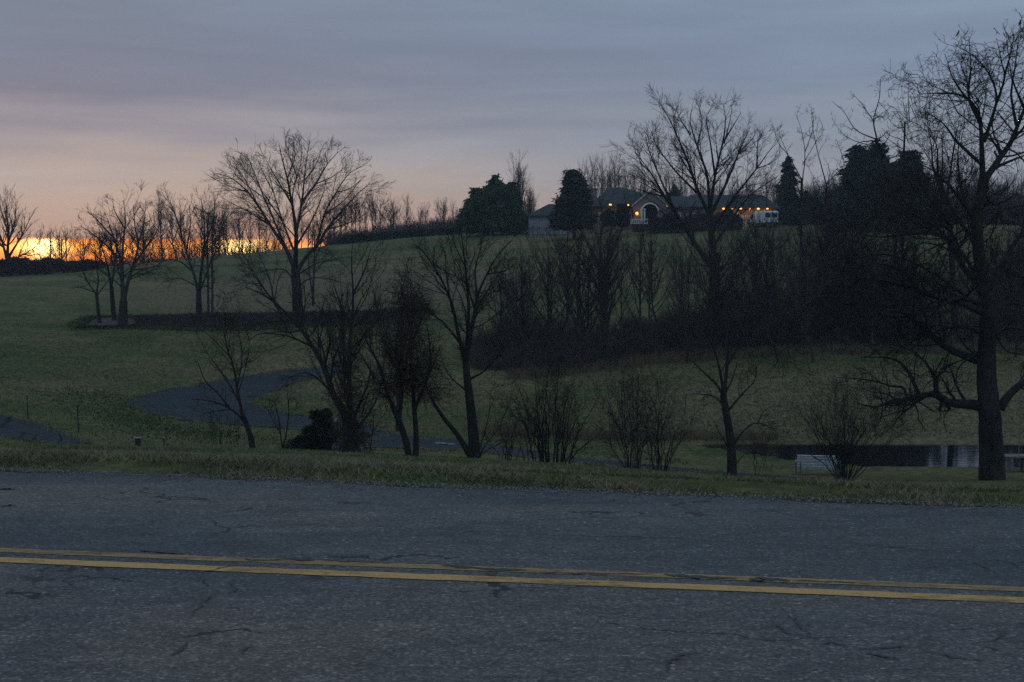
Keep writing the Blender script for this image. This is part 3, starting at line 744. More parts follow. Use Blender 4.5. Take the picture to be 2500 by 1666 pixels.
# --- trees on the road bank
hero('young', 'bare_tree', 620, 42, [
    ([(617, 1100), (612, 1065), (600, 1030), (588, 1000)], .10, .06),
    ([(590, 1005), (578, 950), (570, 900), (552, 850), (540, 800), (520, 750)], .05, .01), ([(578, 950), (590, 880), (582, 820), (570, 780)], .03, .008),
    ([(602, 1035), (565, 1000), (515, 980), (470, 975)], .045, .01), ([(560, 998), (530, 960), (500, 930), (480, 880)], .03, .008),
    ([(588, 990), (555, 930), (520, 880), (495, 850)], .035, .008), ([(565, 1000), (520, 1005), (475, 1020)], .02, .006), ([(560, 870), (510, 820), (470, 790)], .025, .006)],
    21, 'small dark bare tree leaning left in front of the hairpin drive', jit=.02)
hero('young', 'bare_tree', 856, 40, [
    ([(858, 1114), (856, 1080), (852, 1045), (846, 1012)], .30, .15), ([(862, 1112), (866, 1070), (860, 1030), (855, 1000)], .16, .10),
    ([(848, 1022), (815, 965), (792, 900), (762, 845), (730, 800), (695, 762), (650, 725), (600, 702)], .12, .012),
    ([(855, 1010), (853, 940), (853, 880), (858, 800), (862, 720), (858, 640), (862, 585)], .09, .010),
    ([(856, 1040), (880, 980), (900, 930), (905, 880)], .06, .010), ([(853, 880), (890, 820), (910, 790)], .045, .008),
    ([(915, 925), (890, 880), (870, 850)], .04, .01), ([(858, 800), (830, 740), (812, 690)], .045, .008), ([(862, 720), (890, 660), (905, 610)], .04, .008),
    ([(790, 900), (805, 840), (800, 790), (810, 740)], .045, .008), ([(730, 800), (745, 740), (740, 690)], .035, .007), ([(760, 845), (700, 820), (640, 815), (600, 835)], .035, .007),
    ([(815, 965), (770, 920), (740, 910), (700, 925)], .035, .007), ([(862, 1060), (900, 1010), (925, 960), (935, 900)], .05, .008),
    ([(853, 930), (830, 870), (820, 810)], .04, .008)],
    22, 'thick-based bare tree with one long limb leaning far left over the drive', jit=.02, trunk_n=2)
hero('tangle', 'bare_tree', 1006, 41, [
    ([(1000, 1124), (992, 1080), (975, 1030), (958, 990)], .11, .08), ([(1014, 1124), (1016, 1070), (1012, 1010)], .10, .07),
    ([(958, 992), (940, 950), (930, 900), (905, 850), (880, 800), (870, 750)], .06, .012), ([(1012, 1010), (1005, 920), (1000, 840), (1008, 760), (1000, 690)], .07, .012),
    ([(1012, 1000), (1040, 930), (1050, 860), (1040, 790)], .06, .012), ([(975, 1020), (980, 940), (965, 870), (970, 800), (985, 740)], .06, .012),
    ([(1005, 920), (960, 870), (940, 830)], .04, .01), ([(1012, 960), (1055, 900), (1075, 850)], .04, .01), ([(960, 985), (930, 960), (905, 950)], .04, .01), ([(1000, 860), (1020, 800), (1040, 750)], .04, .01)],
    23, 'vine-choked double-stemmed tree, a dark tangle left of the tall vase-shaped tree', jit=.03, trunk_n=2,
    levels=[dict(dens=3.6, ang=(30, 90), lr=.45, lmin=.35, lmax=1.3, K=6, wander=.25, up=.02, rr=.35, tmin=.1, rmin=.006),
            dict(dens=5.5, ang=(30, 90), lr=.5, lmin=.2, lmax=.7, K=4, wander=.3, up=-.02, rr=.6, tmin=.1, rmin=.005),
            dict(dens=4, ang=(25, 90), lr=.5, lmin=.1, lmax=.35, K=3, wander=.3, up=.0, rr=.8, tmin=.1, rmin=.005)])
hero('young', 'bare_tree', 1158, 42, [
    ([(1160, 1126), (1156, 1070), (1149, 1000), (1141, 930), (1137, 885)], .20, .10), ([(1152, 1122), (1120, 1065), (1085, 1022), (1060, 985)], .10, .05),
    ([(1137, 890), (1122, 830), (1105, 750), (1082, 690), (1050, 640), (1016, 600)], .075, .010), ([(1138, 888), (1142, 820), (1146, 740), (1140, 660), (1134, 600), (1128, 555)], .075, .010),
    ([(1139, 885), (1152, 800), (1164, 730), (1188, 670), (1215, 625), (1248, 588)], .07, .010), ([(1148, 800), (1165, 750), (1195, 700), (1232, 645)], .045, .008),
    ([(1106, 765), (1092, 690), (1086, 610)], .045, .008), ([(1060, 985), (1035, 930), (1020, 880), (1015, 830)], .05, .01), ([(1164, 730), (1160, 660), (1175, 600), (1170, 560)], .04, .008),
    ([(1125, 840), (1085, 790), (1050, 760), (1020, 700)], .04, .008), ([(1142, 930), (1190, 900), (1225, 850), (1240, 820)], .04, .008), ([(1082, 690), (1060, 650), (1060, 600)], .03, .007),
    ([(1164, 1122), (1190, 1080), (1220, 1040), (1240, 990)], .025, .006), ([(1162, 1122), (1180, 1070), (1195, 1010), (1200, 950)], .025, .006),
    ([(1160, 1122), (1205, 1090), (1245, 1075)], .02, .005), ([(1145, 960), (1100, 920), (1080, 880)], .035, .007), ([(1140, 660), (1115, 610), (1100, 570)], .03, .006),
    ([(1188, 670), (1235, 660), (1265, 640)], .03, .006)],
    24, 'tall vase-shaped bare tree on the bank with a side stem leaning left', jit=.02, trunk_n=2)
hero('young', 'bare_tree', 1785, 41, [
    ([(1787, 1168), (1786, 1110), (1781, 1055), (1772, 1005), (1766, 965)], .155, .10),
    ([(1767, 972), (1750, 940), (1722, 912), (1690, 882), (1655, 862)], .05, .008), ([(1767, 965), (1757, 905), (1745, 860), (1720, 800), (1700, 770)], .055, .008),
    ([(1768, 965), (1775, 885), (1772, 805), (1766, 740)], .07, .010), ([(1776, 1005), (1812, 962), (1840, 932), (1848, 895)], .04, .008),
    ([(1786, 1095), (1815, 1052), (1850, 1032), (1895, 1052)], .04, .007), ([(1766, 990), (1742, 968), (1700, 962), (1685, 966)], .03, .007), ([(1787, 1145), (1810, 1118), (1828, 1100)], .03, .006),
    ([(1772, 900), (1800, 850), (1815, 800), (1820, 770)], .04, .007), ([(1768, 965), (1790, 920), (1800, 880)], .035, .007), ([(1776, 1090), (1762, 1065), (1752, 1055)], .025, .006),
    ([(1850, 1032), (1870, 1000), (1900, 990)], .02, .005), ([(1772, 830), (1755, 780), (1750, 740)], .035, .007)],
    25, 'single grey-barked bare tree on the bank between the shrubs and the white bench', jit=.02)
hero('young', 'sapling', 700, 45, [([(690, 1100), (685, 1060), (680, 1020), (670, 980)], .03, .012, True), ([(690, 1100), (700, 1050), (705, 1000), (700, 950)], .03, .008), ([(685, 1060), (668, 1030), (655, 1000)], .02, .006)],
     26, 'thin forked sapling between the left-leaning tree and the dark round bush', cat='sapling')
hero('young', 'sapling', 905, 39, [([(903, 1112), (905, 1085), (910, 1050), (912, 1010)], .022, .010, True), ([(900, 1112), (890, 1090), (882, 1070)], .012, .006), ([(908, 1060), (925, 1030), (940, 1010)], .012, .006)],
     27, 'thin sapling just right of the thick-based bank tree', cat='sapling')

# vines choking the double-stemmed tree
def vines(root, lobes, d, n, seed, name='vines', mat='brush'):
    r = np.random.default_rng(seed); o = np.array(root.location); Cs = []
    for cx, cy, rx, ry, w in lobes:
        m = int(n * w); c = np.array(pt(cx, cy, d)) - o; u = r.normal(0, .48, (m, 3))
        P0 = c + u * np.array([rx, rx, ry]) / F * d; D = norm(r.normal(size=(m, 3))); C = np.empty((m, 6, 3)); C[:, 0] = P0
        for k in range(1, 6):
            D = norm(D + r.normal(0, .35, (m, 3))); C[:, k] = C[:, k - 1] + D * r.uniform(.05, .17, (m, 1))
        Cs.append(C)
    C = np.concatenate(Cs); v, q = tubes(C, np.full(C.shape[:2], .0065) * r.uniform(.6, 1.3, (len(C), 1)), 3)
    mesh_np(name, v, q, M[mat], root)
vine_tree = [o for o in COL.objects if o.get('label', '').startswith('vine-choked')][0]
vines(vine_tree, [(1005, 930, 40, 50, .3), (970, 860, 38, 45, .22), (1040, 880, 36, 48, .2), (1000, 800, 34, 48, .2), (960, 940, 50, 40, .2), (1020, 740, 26, 40, .12), (940, 820, 22, 30, .06), (1060, 960, 34, 26, .1), (985, 720, 24, 36, .1)], 41, 1250, 5)
bank_tree = [o for o in COL.objects if o.get('label', '').startswith('thick-based')][0]
vines(bank_tree, [(856, 1060, 45, 50, .5), (850, 960, 38, 60, .35), (855, 860, 26, 70, .2)], 40, 900, 6)
# --- multi-stemmed shrubs on the bank
def shrub(px, py, d, n, w_left, w_right, top, seed, label, r=.016, base_w=22):
    rr = np.random.default_rng(seed); limbs = []
    for i in range(n):
        u = (i + rr.random()) / n; a = -1 + 2 * u
        a = a * rr.uniform(.7, 1.25)
        ex = px + (a * (w_left if a < 0 else w_right)) * rr.uniform(.7, 1.25)
        ey = py - (py - top) * (1 - .42 * min(abs(a), 1.15) ** 2.2) * rr.uniform(.5, 1.08)
        bx = px + a * base_w + rr.normal(0, base_w * .25); mx = bx + (ex - bx) * rr.uniform(.18, .48); my = py - (py - ey) * rr.uniform(.38, .52)
        q = lambda: rr.normal(0, 5)
        limbs.append(([(bx, py), (bx + (mx - bx) * .45 + q() * .5, py - (py - my) * .5), (mx + q(), my), (bx + (ex - bx) * .72 + q(), py - (py - ey) * .74), (ex, ey)], r * rr.uniform(.5, 1.3), .004))
    limbs[0] = (limbs[0][0], limbs[0][1], limbs[0][2], True)
    return hero('shrub', 'shrub', px, d, limbs, seed, label, cat='shrub', group='many-stemmed shrubs along the bank', jit=.02, parts=('stem', 'twigs'), spread=.45)
shrub(1345, 1136, 41, 38, 120, 120, 885, 31, 'widest shrub, a broad fan of stems right of the vase-shaped tree', r=.022, base_w=45)
shrub(1240, 1128, 43, 14, 50, 60, 1000, 36, 'low sprout clump at the foot of the vase-shaped tree', r=.012, base_w=18)
shrub(1542, 1152, 40, 24, 85, 70, 905, 32, 'upright twiggy shrub, left one of the close pair in mid bank', r=.014, base_w=16)
shrub(1612, 1158, 39.5, 20, 60, 95, 925, 33, 'short forked shrub, right one of the close pair in mid bank', r=.014, base_w=16)
shrub(2062, 1182, 42, 34, 118, 130, 905, 34, 'vase-shaped shrub in front of the pond beside the white bench', r=.018, base_w=12)
shrub(545, 1086, 45, 16, 45, 50, 985, 35, 'low wispy shrub at the foot of the left-leaning little tree', r=.009, base_w=30)
shrub(1860, 1150, 44, 10, 50, 50, 1040, 37, 'low wispy shrub left of the white bench', r=.008, base_w=20)

# --- the old oak by the pond
hero('gnarl', 'old_oak_tree', 2423, 46, [
    ([(2423, 1178), (2421, 1120), (2416, 1050), (2408, 980), (2404, 930), (2403, 880), (2405, 800), (2410, 725)], .44, .24),
    ([(2410, 735), (2392, 640), (2382, 540), (2392, 480), (2402, 432)], .22, .16),
    ([(2398, 992), (2355, 987), (2315, 985), (2285, 965), (2245, 970), (2212, 978), (2170, 985), (2140, 998), (2095, 990)], .19, .02),
    ([(2288, 966), (2285, 930), (2268, 898), (2240, 868), (2190, 838)], .08, .015), ([(2245, 968), (2228, 930), (2206, 892), (2172, 874), (2110, 870)], .08, .015),
    ([(2214, 975), (2205, 947), (2172, 942), (2120, 928), (2045, 922)], .05, .01), ([(2300, 978), (2295, 1000)], .08, .05),
    ([(2400, 885), (2345, 862), (2300, 838), (2245, 788), (2200, 750), (2140, 735), (2060, 730), (2030, 712), (1992, 716), (1950, 762), (1915, 798)], .15, .015),
    ([(2406, 742), (2345, 728), (2295, 745), (2235, 765), (2180, 756), (2120, 770)], .11, .015),
    ([(2405, 765), (2350, 742), (2290, 728), (2252, 716), (2205, 700), (2150, 687), (2050, 684), (2020, 697), (1985, 714)], .13, .015),
    ([(2405, 715), (2375, 680), (2345, 640), (2325, 600), (2308, 580), (2270, 570), (2205, 572), (2150, 578), (2095, 568)], .14, .015),
    ([(2345, 640), (2320, 560), (2290, 510), (2262, 478), (2240, 430)], .10, .015),
    ([(2412, 730), (2440, 665), (2470, 605), (2505, 555), (2545, 515)], .17, .02),
    ([(2440, 1000), (2462, 968), (2490, 942), (2540, 915), (2620, 880)], .17, .03),
    ([(2412, 770), (2460, 740), (2510, 745), (2570, 720)], .10, .02), ([(2420, 820), (2470, 800), (2520, 812), (2580, 800)], .08, .02),
    ([(2399, 440), (2397, 354), (2392, 299), (2380, 258), (2350, 234), (2305, 226), (2244, 229)], .11, .010),
    ([(2404, 440), (2436, 391), (2462, 354), (2481, 306), (2499, 262), (2518, 195), (2510, 120)], .12, .010),
    ([(2403, 345), (2422, 290), (2434, 250), (2428, 206), (2407, 165), (2377, 136), (2329, 107)], .07, .008),
    ([(2434, 250), (2452, 190), (2444, 150), (2431, 95)], .05, .008), ([(2430, 410), (2470, 392), (2520, 372)], .07, .01),
    ([(2481, 306), (2470, 230), (2480, 160), (2490, 78)], .06, .008), ([(2392, 300), (2365, 240), (2370, 170), (2366, 90)], .06, .008),
    ([(2385, 270), (2330, 200), (2305, 130)], .05, .008), ([(2395, 400), (2340, 350), (2300, 300), (2255, 270)], .07, .008),
    ([(2382, 540), (2330, 470), (2280, 420), (2240, 400)], .09, .01), ([(2452, 190), (2470, 120), (2475, 80)], .04, .007),
    ([(2462, 354), (2500, 310), (2550, 250)], .06, .008), ([(2404, 880), (2360, 850), (2330, 800), (2325, 760)], .06, .01),
    ([(2385, 860), (2340, 900), (2335, 950)], .05, .01), ([(2200, 750), (2150, 790), (2100, 800)], .05, .01), ([(2420, 780), (2450, 850), (2500, 870)], .06, .01),
    ([(2386, 600), (2330, 520), (2290, 430), (2285, 360), (2262, 310)], .09, .01), ([(2384, 560), (2350, 470), (2340, 390), (2345, 320)], .08, .01),
    ([(2400, 700), (2340, 610), (2260, 540), (2180, 500), (2120, 480)], .09, .01), ([(2408, 760), (2330, 700), (2250, 650), (2170, 620), (2080, 630)], .08, .01),
    ([(2420, 700), (2470, 640), (2520, 640)], .09, .01), ([(2402, 470), (2430, 500), (2490, 470)], .06, .01), ([(2404, 820), (2350, 800), (2290, 810), (2230, 850)], .07, .01),
    ([(2250, 716), (2200, 660), (2130, 640), (2060, 640)], .06, .01), ([(2140, 735), (2080, 780), (2010, 800)], .05, .01), ([(2499, 262), (2470, 190), (2460, 120)], .05, .007)],
    41, 'huge old spreading tree with a massive trunk beside the pond at right', jit=.03, trunk_n=2, spread=.75, bark='bark_oak')

# --- knobby trees behind the pond, right
KN = 'tall knobby bare trees on the right'
hero('knobby', 'bare_tree', 2215, 97, [
    ([(2215, 860), (2212, 760), (2205, 620), (2180, 460), (2142, 345)], 0.161, 0.104, True), ([(2142, 345), (2133, 292), (2146, 240), (2148, 192)], 0.062, 0.016),
    ([(2135, 300), (2102, 252), (2082, 230)], 0.037, 0.010), ([(2138, 340), (2090, 318), (2060, 275), (2030, 248)], 0.050, 0.010), ([(2150, 360), (2100, 350), (2060, 330), (2030, 290)], 0.037, 0.010),
    ([(2146, 250), (2170, 280), (2155, 300)], 0.025, 0.008), ([(2190, 500), (2230, 430), (2250, 370)], 0.043, 0.010), ([(2180, 460), (2130, 430), (2095, 400)], 0.031, 0.008)],
    51, 'crooked knobby tree rising in front of the three dark conifers', jit=.03, group=KN)
hero('knobby', 'bare_tree', 2150, 99, [
    ([(2160, 860), (2180, 700), (2210, 480), (2217, 390), (2220, 300)], 0.124, 0.064, True), ([(2220, 300), (2218, 240), (2220, 180)], 0.037, 0.010), ([(2219, 340), (2255, 320), (2262, 260), (2265, 220)], 0.031, 0.010),
    ([(2218, 350), (2190, 270), (2172, 260)], 0.031, 0.010), ([(2219, 320), (2205, 250), (2200, 210)], 0.025, 0.008)],
    52, 'slim upright knobby tree reaching above the right-hand conifer tip', jit=.03, group=KN)
hero('knobby', 'bare_tree', 2020, 96, [
    ([(2035, 860), (2030, 760), (2022, 600), (2020, 460)], 0.124, 0.080, True), ([(2020, 460), (1995, 370), (1985, 320), (1980, 265)], 0.050, 0.010), ([(2020, 450), (2045, 420), (2060, 400), (2040, 340)], 0.037, 0.010),
    ([(1990, 350), (2010, 320), (1998, 285)], 0.025, 0.008), ([(2021, 500), (1990, 440), (1970, 400)], 0.031, 0.008)],
    53, 'thin knobby tree standing just left of the three dark conifers', jit=.03, group=KN)
hero('knobby', 'bare_tree', 1958, 95, [
    ([(1965, 860), (1960, 740), (1958, 600), (1958, 440)], 0.112, 0.080, True), ([(1958, 450), (1966, 380), (1958, 320), (1945, 280)], 0.043, 0.010), ([(1958, 440), (1925, 380), (1900, 350), (1885, 310)], 0.043, 0.010),
    ([(1966, 370), (1985, 310), (1982, 262)], 0.031, 0.008), ([(1925, 380), (1905, 330), (1907, 305)], 0.025, 0.008), ([(1960, 400), (1990, 350), (2000, 320)], 0.031, 0.008)],
    54, 'knobby tree with a forked top between the layered spruce and the conifers', jit=.03, group=KN)
hero('broad', 'bare_tree', 2330, 98, [
    ([(2335, 880), (2330, 760), (2322, 620), (2310, 500)], .28, .16), ([(2310, 510), (2280, 420), (2270, 350), (2260, 290)], .12, .02), ([(2310, 500), (2320, 420), (2330, 350), (2340, 300)], .12, .02),
    ([(2320, 600), (2270, 520), (2235, 460), (2210, 420)], .1, .02), ([(2324, 640), (2370, 560), (2395, 480)], .1, .02), ([(2300, 480), (2300, 390), (2298, 320)], .08, .02)],
    55, 'bushy-topped tree filling the gap left of the huge old tree', jit=.03, spread=.8)

# --- big tree of the wood in front of the house
hero('broad', 'bare_tree', 1752, 100, [
    ([(1756, 905), (1750, 800), (1746, 700), (1742, 620)], .50, .34), ([(1742, 640), (1737, 570), (1733, 515)], .30, .22),
    ([(1745, 660), (1700, 600), (1662, 540), (1622, 480), (1585, 420), (1548, 372)], .24, .02), ([(1735, 530), (1705, 470), (1680, 400), (1652, 335), (1628, 285), (1612, 262)], .15, .02),
    ([(1733, 515), (1726, 430), (1702, 355), (1685, 300), (1690, 265)], .14, .02), ([(1733, 515), (1746, 430), (1765, 350), (1771, 295), (1765, 255)], .14, .02),
    ([(1735, 525), (1770, 452), (1802, 375), (1832, 310)], .14, .02), ([(1738, 560), (1798, 475), (1848, 412), (1885, 362)], .14, .02),
    ([(1742, 600), (1818, 490), (1870, 450), (1900, 430)], .12, .02), ([(1660, 540), (1610, 430), (1585, 370), (1575, 330)], .10, .02),
    ([(1700, 470), (1650, 420), (1605, 360), (1590, 320)], .09, .02), ([(1765, 350), (1795, 300), (1810, 275)], .07, .015), ([(1746, 430), (1735, 350), (1725, 290), (1740, 262)], .09, .015),
    ([(1622, 480), (1580, 470), (1540, 455)], .08, .015), ([(1848, 412), (1850, 350), (1860, 330)], .07, .015), ([(1746, 680), (1800, 610), (1850, 570)], .09, .015), ([(1685, 330), (1660, 290), (1650, 262)], .06, .012),
    ([(1652, 335), (1645, 290), (1658, 252)], .06, .012), ([(1768, 350), (1782, 292), (1786, 256)], .06, .012), ([(1702, 355), (1714, 300), (1706, 256)], .06, .012), ([(1802, 375), (1836, 340), (1850, 312)], .06, .012),
    ([(1622, 480), (1588, 442), (1552, 412)], .06, .012), ([(1848, 412), (1880, 400), (1902, 386)], .05, .012), ([(1585, 420), (1560, 388), (1572, 350)], .05, .012), ([(1700, 470), (1690, 400), (1640, 350)], .06, .012), ([(1770, 452), (1790, 400), (1835, 370)], .06, .012)],
    61, 'tallest bare tree of the wood with a two-part crown above the long roof', jit=.02, spread=.8, trunk_n=2)
hero('broad', 'bare_tree', 1478, 94, [
    ([(1480, 890), (1477, 800), (1473, 720), (1468, 650)], .34, .22), ([(1476, 740), (1442, 670), (1405, 620), (1362, 590)], .14, .02), ([(1470, 670), (1502, 600), (1522, 545), (1540, 500)], .13, .02),
    ([(1468, 655), (1432, 590), (1412, 545), (1400, 500)], .13, .02), ([(1468, 650), (1465, 590), (1470, 530), (1462, 480)], .12, .02), ([(1440, 680), (1400, 640), (1370, 640)], .08, .015),
    ([(1475, 760), (1430, 700), (1380, 690)], .08, .015), ([(1474, 720), (1520, 650), (1550, 620)], .09, .015)],
    62, 'medium bare tree standing in front of the rounded dark conifer', jit=.02, spread=.8)

# ------------------------------------------------------------------ generic bare trees: variants, then copies
def make_variant(seed, h, kind):
    """tree of height h rooted at the origin; returns (trunk mesh, crown mesh)"""
    r = np.random.default_rng(seed); K = 16; limbs = []
    lean = r.normal(0, .05, 2)
    fork = {'fan': .22, 'tall': .34, 'poplar': .15, 'low': .15}[kind]
    nl = {'fan': 12, 'tall': 10, 'poplar': 26, 'low': 9}[kind]
    P = catmull([(0, 0, -.3), (lean[0] * h * .3, lean[1] * h * .3, h * fork * .5), (lean[0] * h, lean[1] * h, h * fork), (lean[0] * h * 1.4, lean[1] * h, h * .93)], K)
    limbs.append((P, h * .016, h * .003))
    for i in range(nl):
        t = fork * .7 + (.9 - fork * .7) * (i + r.random()) / nl; s = P[int(t * (K - 1))]
        a = r.uniform(0, 2 * math.pi); w = {'fan': .38, 'tall': .26, 'poplar': .09, 'low': .42}[kind] * h * r.uniform(.6, 1.1) * (1.25 - t * .8)
        e = s + np.array([math.cos(a) * w, math.sin(a) * w, (h * r.uniform(.8, 1.0) - s[2]) * r.uniform(.5, .95) + .05 * h])
        m = s + (e - s) * np.array([.55, .55, .38]) + r.normal(0, .02 * h, 3)
        limbs.append((catmull([s, m, e], K), h * .0075, h * .0015))
    LP = np.stack([l[0] for l in limbs]); LR = np.stack([np.linspace(l[1], l[2], K) for l in limbs])
    q = h / 8
    lv = grow(LP, LR, seed, [dict(dens=2.6 / q, ang=(15, 42), lr=.5, lmin=.5 * q, lmax=1.9 * q, K=6, wander=.09, up=.12, rr=.5, tmin=.3, rmin=.014),
                             dict(dens=4.0 / q, ang=(15, 45), lr=.55, lmin=.35 * q, lmax=1.0 * q, K=4, wander=.10, up=.06, rr=.6, tmin=.1, rmin=.010)])
    tv = tubes(LP, LR, 5); cv = join([tubes(p, rr, 3) for p, rr in lv])
    return tv, cv
VAR = []
for sd, kind in [(101, 'fan'), (102, 'tall'), (103, 'fan'), (104, 'tall'), (105, 'low'), (106, 'tall')]:
    tv, cv = make_variant(sd, 8.0, kind)
    VAR.append((tv, cv))
pop_v = make_variant(120, 10.0, 'poplar')
def mesh_only(name, vq, mat):
    o = mesh_np(name, vq[0], vq[1], mat); me = o.data; bpy.data.objects.remove(o); return me
VM = {}
def var_mesh(k, far):
    if (k, far) not in VM:
        tv, cv = VAR[k]
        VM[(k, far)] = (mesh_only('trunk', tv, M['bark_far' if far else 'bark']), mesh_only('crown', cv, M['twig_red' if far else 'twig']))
    return VM[(k, far)]
def plant(k, px, d, top, label, group, far=True, sink=0.0, wide=1.0, name='bare_tree', cat='tree'):
    x, y, z = gxy(px, d); z -= sink
    h = max(1.5, pt(px, top, d)[2] - z); s = h / 8
    root = empty(name, (x, y, z), random.uniform(0, 6.28), label, cat, group)
    root.scale = (s * wide, s * wide, s)
    for nm, me in zip(('trunk', 'crown'), var_mesh(k, far)):
        c = bpy.data.objects.new(nm, me); COL.objects.link(c); c.parent = root
    return root
ORD = 'first second third fourth fifth sixth seventh eighth ninth tenth eleventh twelfth thirteenth fourteenth fifteenth sixteenth seventeenth eighteenth nineteenth'.split()
TENS = {2: ('twentieth', 'twenty'), 3: ('thirtieth', 'thirty'), 4: ('fortieth', 'forty')}
def ordinal(i):
    return ORD[i - 1] if i < 20 else (TENS[i // 10][0] if i % 10 == 0 else TENS[i // 10][1] + '-' + ORD[i % 10 - 1])
def row(n, p0, p1, d0, d1, topf, label, group, ks=(0, 1, 2, 3, 5), far=True, wide=(.8, 1.2), jt=14):
    base_label = label
    for i in range(n):
        label = ordinal(i + 1) + ' from the left: ' + base_label
        px = p0 + (p1 - p0) * (i + random.random()) / n
        if far == 'mixed': plant(random.choice(ks), px, random.uniform(d0, d1), topf(px) + random.uniform(-jt, jt), label, group, random.random() < .45, wide=random.uniform(*wide)); continue
        plant(random.choice(ks), px, random.uniform(d0, d1), topf(px) + random.uniform(-jt, jt), label, group, far, wide=random.uniform(*wide))
ip = lambda xs, ys: (lambda px: float(np.interp(px, xs, ys)))
# skyline rows behind the crest
row(26, 815, 1135, 205, 240, ip([815, 900, 960, 1010, 1060, 1135], [515, 482, 486, 525, 512, 500]), 'thin bare tree between the big lone tree and broad evergreen', 'skyline row in the middle', wide=(.6, 1.1), jt=26)
row(13, 560, 830, 200, 235, ip([560, 650, 700, 830], [520, 520, 540, 500]), 'thin orange-lit bare tree behind the big lone tree', 'skyline row behind the big lone tree', wide=(.6, 1.0))
row(8, 395, 600, 190, 230, ip([395, 440, 520, 600], [500, 480, 495, 515]), 'thin bare tree above the bright sunset strip', 'skyline row above the sunset strip', wide=(.6, 1.0))
row(9, 100, 250, 175, 230, ip([100, 150, 200, 250], [575, 560, 570, 560]), 'small low bare tree against the brightest sunset', 'small trees in the sunset', ks=(0, 2, 4), wide=(.9, 1.4))
row(7, 250, 400, 190, 240, ip([250, 330, 400], [550, 545, 530]), 'small bare tree behind the forked tree', 'small trees behind the forked tree', ks=(0, 2, 4), wide=(.9, 1.3))
row(20, 1395, 1600, 215, 250, ip([1395, 1440, 1500, 1560, 1600], [425, 405, 400, 430, 440]), 'thin pale bare tree behind the main roof', 'thin trees behind the main roof', wide=(.5, .8), ks=(1, 3, 5))
row(24, 1600, 1930, 215, 250, ip([1600, 1750, 1930], [440, 445, 450]), 'thin bare tree behind the long low roof', 'thin trees behind the long roof', wide=(.6, .95))
row(26, 1900, 2330, 186, 215, ip([1900, 2000, 2100, 2250, 2330], [470, 440, 430, 400, 380]), 'bare tree in the thick wood around the dark conifers', 'wood around the dark conifers', far=False, wide=(.7, 1.1))
row(16, 2290, 2620, 186, 215, ip([2290, 2400, 2500, 2620], [400, 430, 420, 410]), 'bare tree in the thick wood behind the huge old tree', 'wood behind the huge old tree', far=False, wide=(.7, 1.1))
row(14, 1240, 1300, 215, 240, ip([1240, 1300], [500, 490]), 'low bare tree between the evergreen and outbuilding', 'low trees by the outbuilding', ks=(0, 4), wide=(.7, 1.0), jt=6)
# the wood below the house
row(17, 1260, 1700, 88, 108, ip([1260, 1330, 1400, 1500, 1600, 1700], [640, 580, 570, 590, 570, 580]), 'slim dark bare tree in the wood below the lit house', 'slim trees of the wood below the house', far='mixed', wide=(.6, 1.0), jt=55, ks=(0, 2, 4))
row(17, 1700, 2180, 86, 108, ip([1700, 1800, 1950, 2050, 2180], [570, 570, 540, 560, 600]), 'slim dark bare tree in the wood below the white van', 'slim trees of the wood below the van', far='mixed', wide=(.6, 1.0), jt=55, ks=(0, 2, 4))
row(12, 2400, 2640, 86, 104, ip([2400, 2620], [560, 560]), 'slim dark bare tree in the wood across the pond', 'slim trees of the wood across the pond', far=False, wide=(.6, .9), jt=35)
plant(4, 1222, 96, 640, 'spreading little tree at the left end of the wood below the house', None, far=False, wide=1.1)
plant(0, 1300, 92, 620, 'leaning bare tree left of the medium tree of the wood', None, far=False, wide=.9)
# saplings standing in the meadow left of the wood
plant(2, 865, 66, 690, 'small bare tree behind the top of the left-leaning limb', None, far=False, wide=.8)
plant(3, 968, 64, 660, 'small bare tree behind the crown of the vine-choked tree', None, far=False, wide=.8)

# columnar poplar
x, y, z = gxy(1273, 200)
pr_ = empty('poplar_tree', (x, y, z), 0, 'narrow columnar bare tree behind the broad evergreen', 'tree')
h = pt(1268, 388, 200)[2] - z; s = h / 9.8
a = mesh_np('trunk', pop_v[0][0] * s, pop_v[0][1], M['bark_far'], pr_, smooth=True)
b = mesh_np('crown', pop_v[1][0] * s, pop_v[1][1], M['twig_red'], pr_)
plantp = empty('poplar_tree', (*gxy(1300, 202)[:2], gxy(1300, 202)[2]), 1.0, 'short companion sprout right of the narrow columnar tree', 'tree')
plantp.scale = (.62, .62, .62)
for nm, o in (('trunk', a), ('crown', b)):
    c = bpy.data.objects.new(nm, o.data); COL.objects.link(c); c.parent = plantp

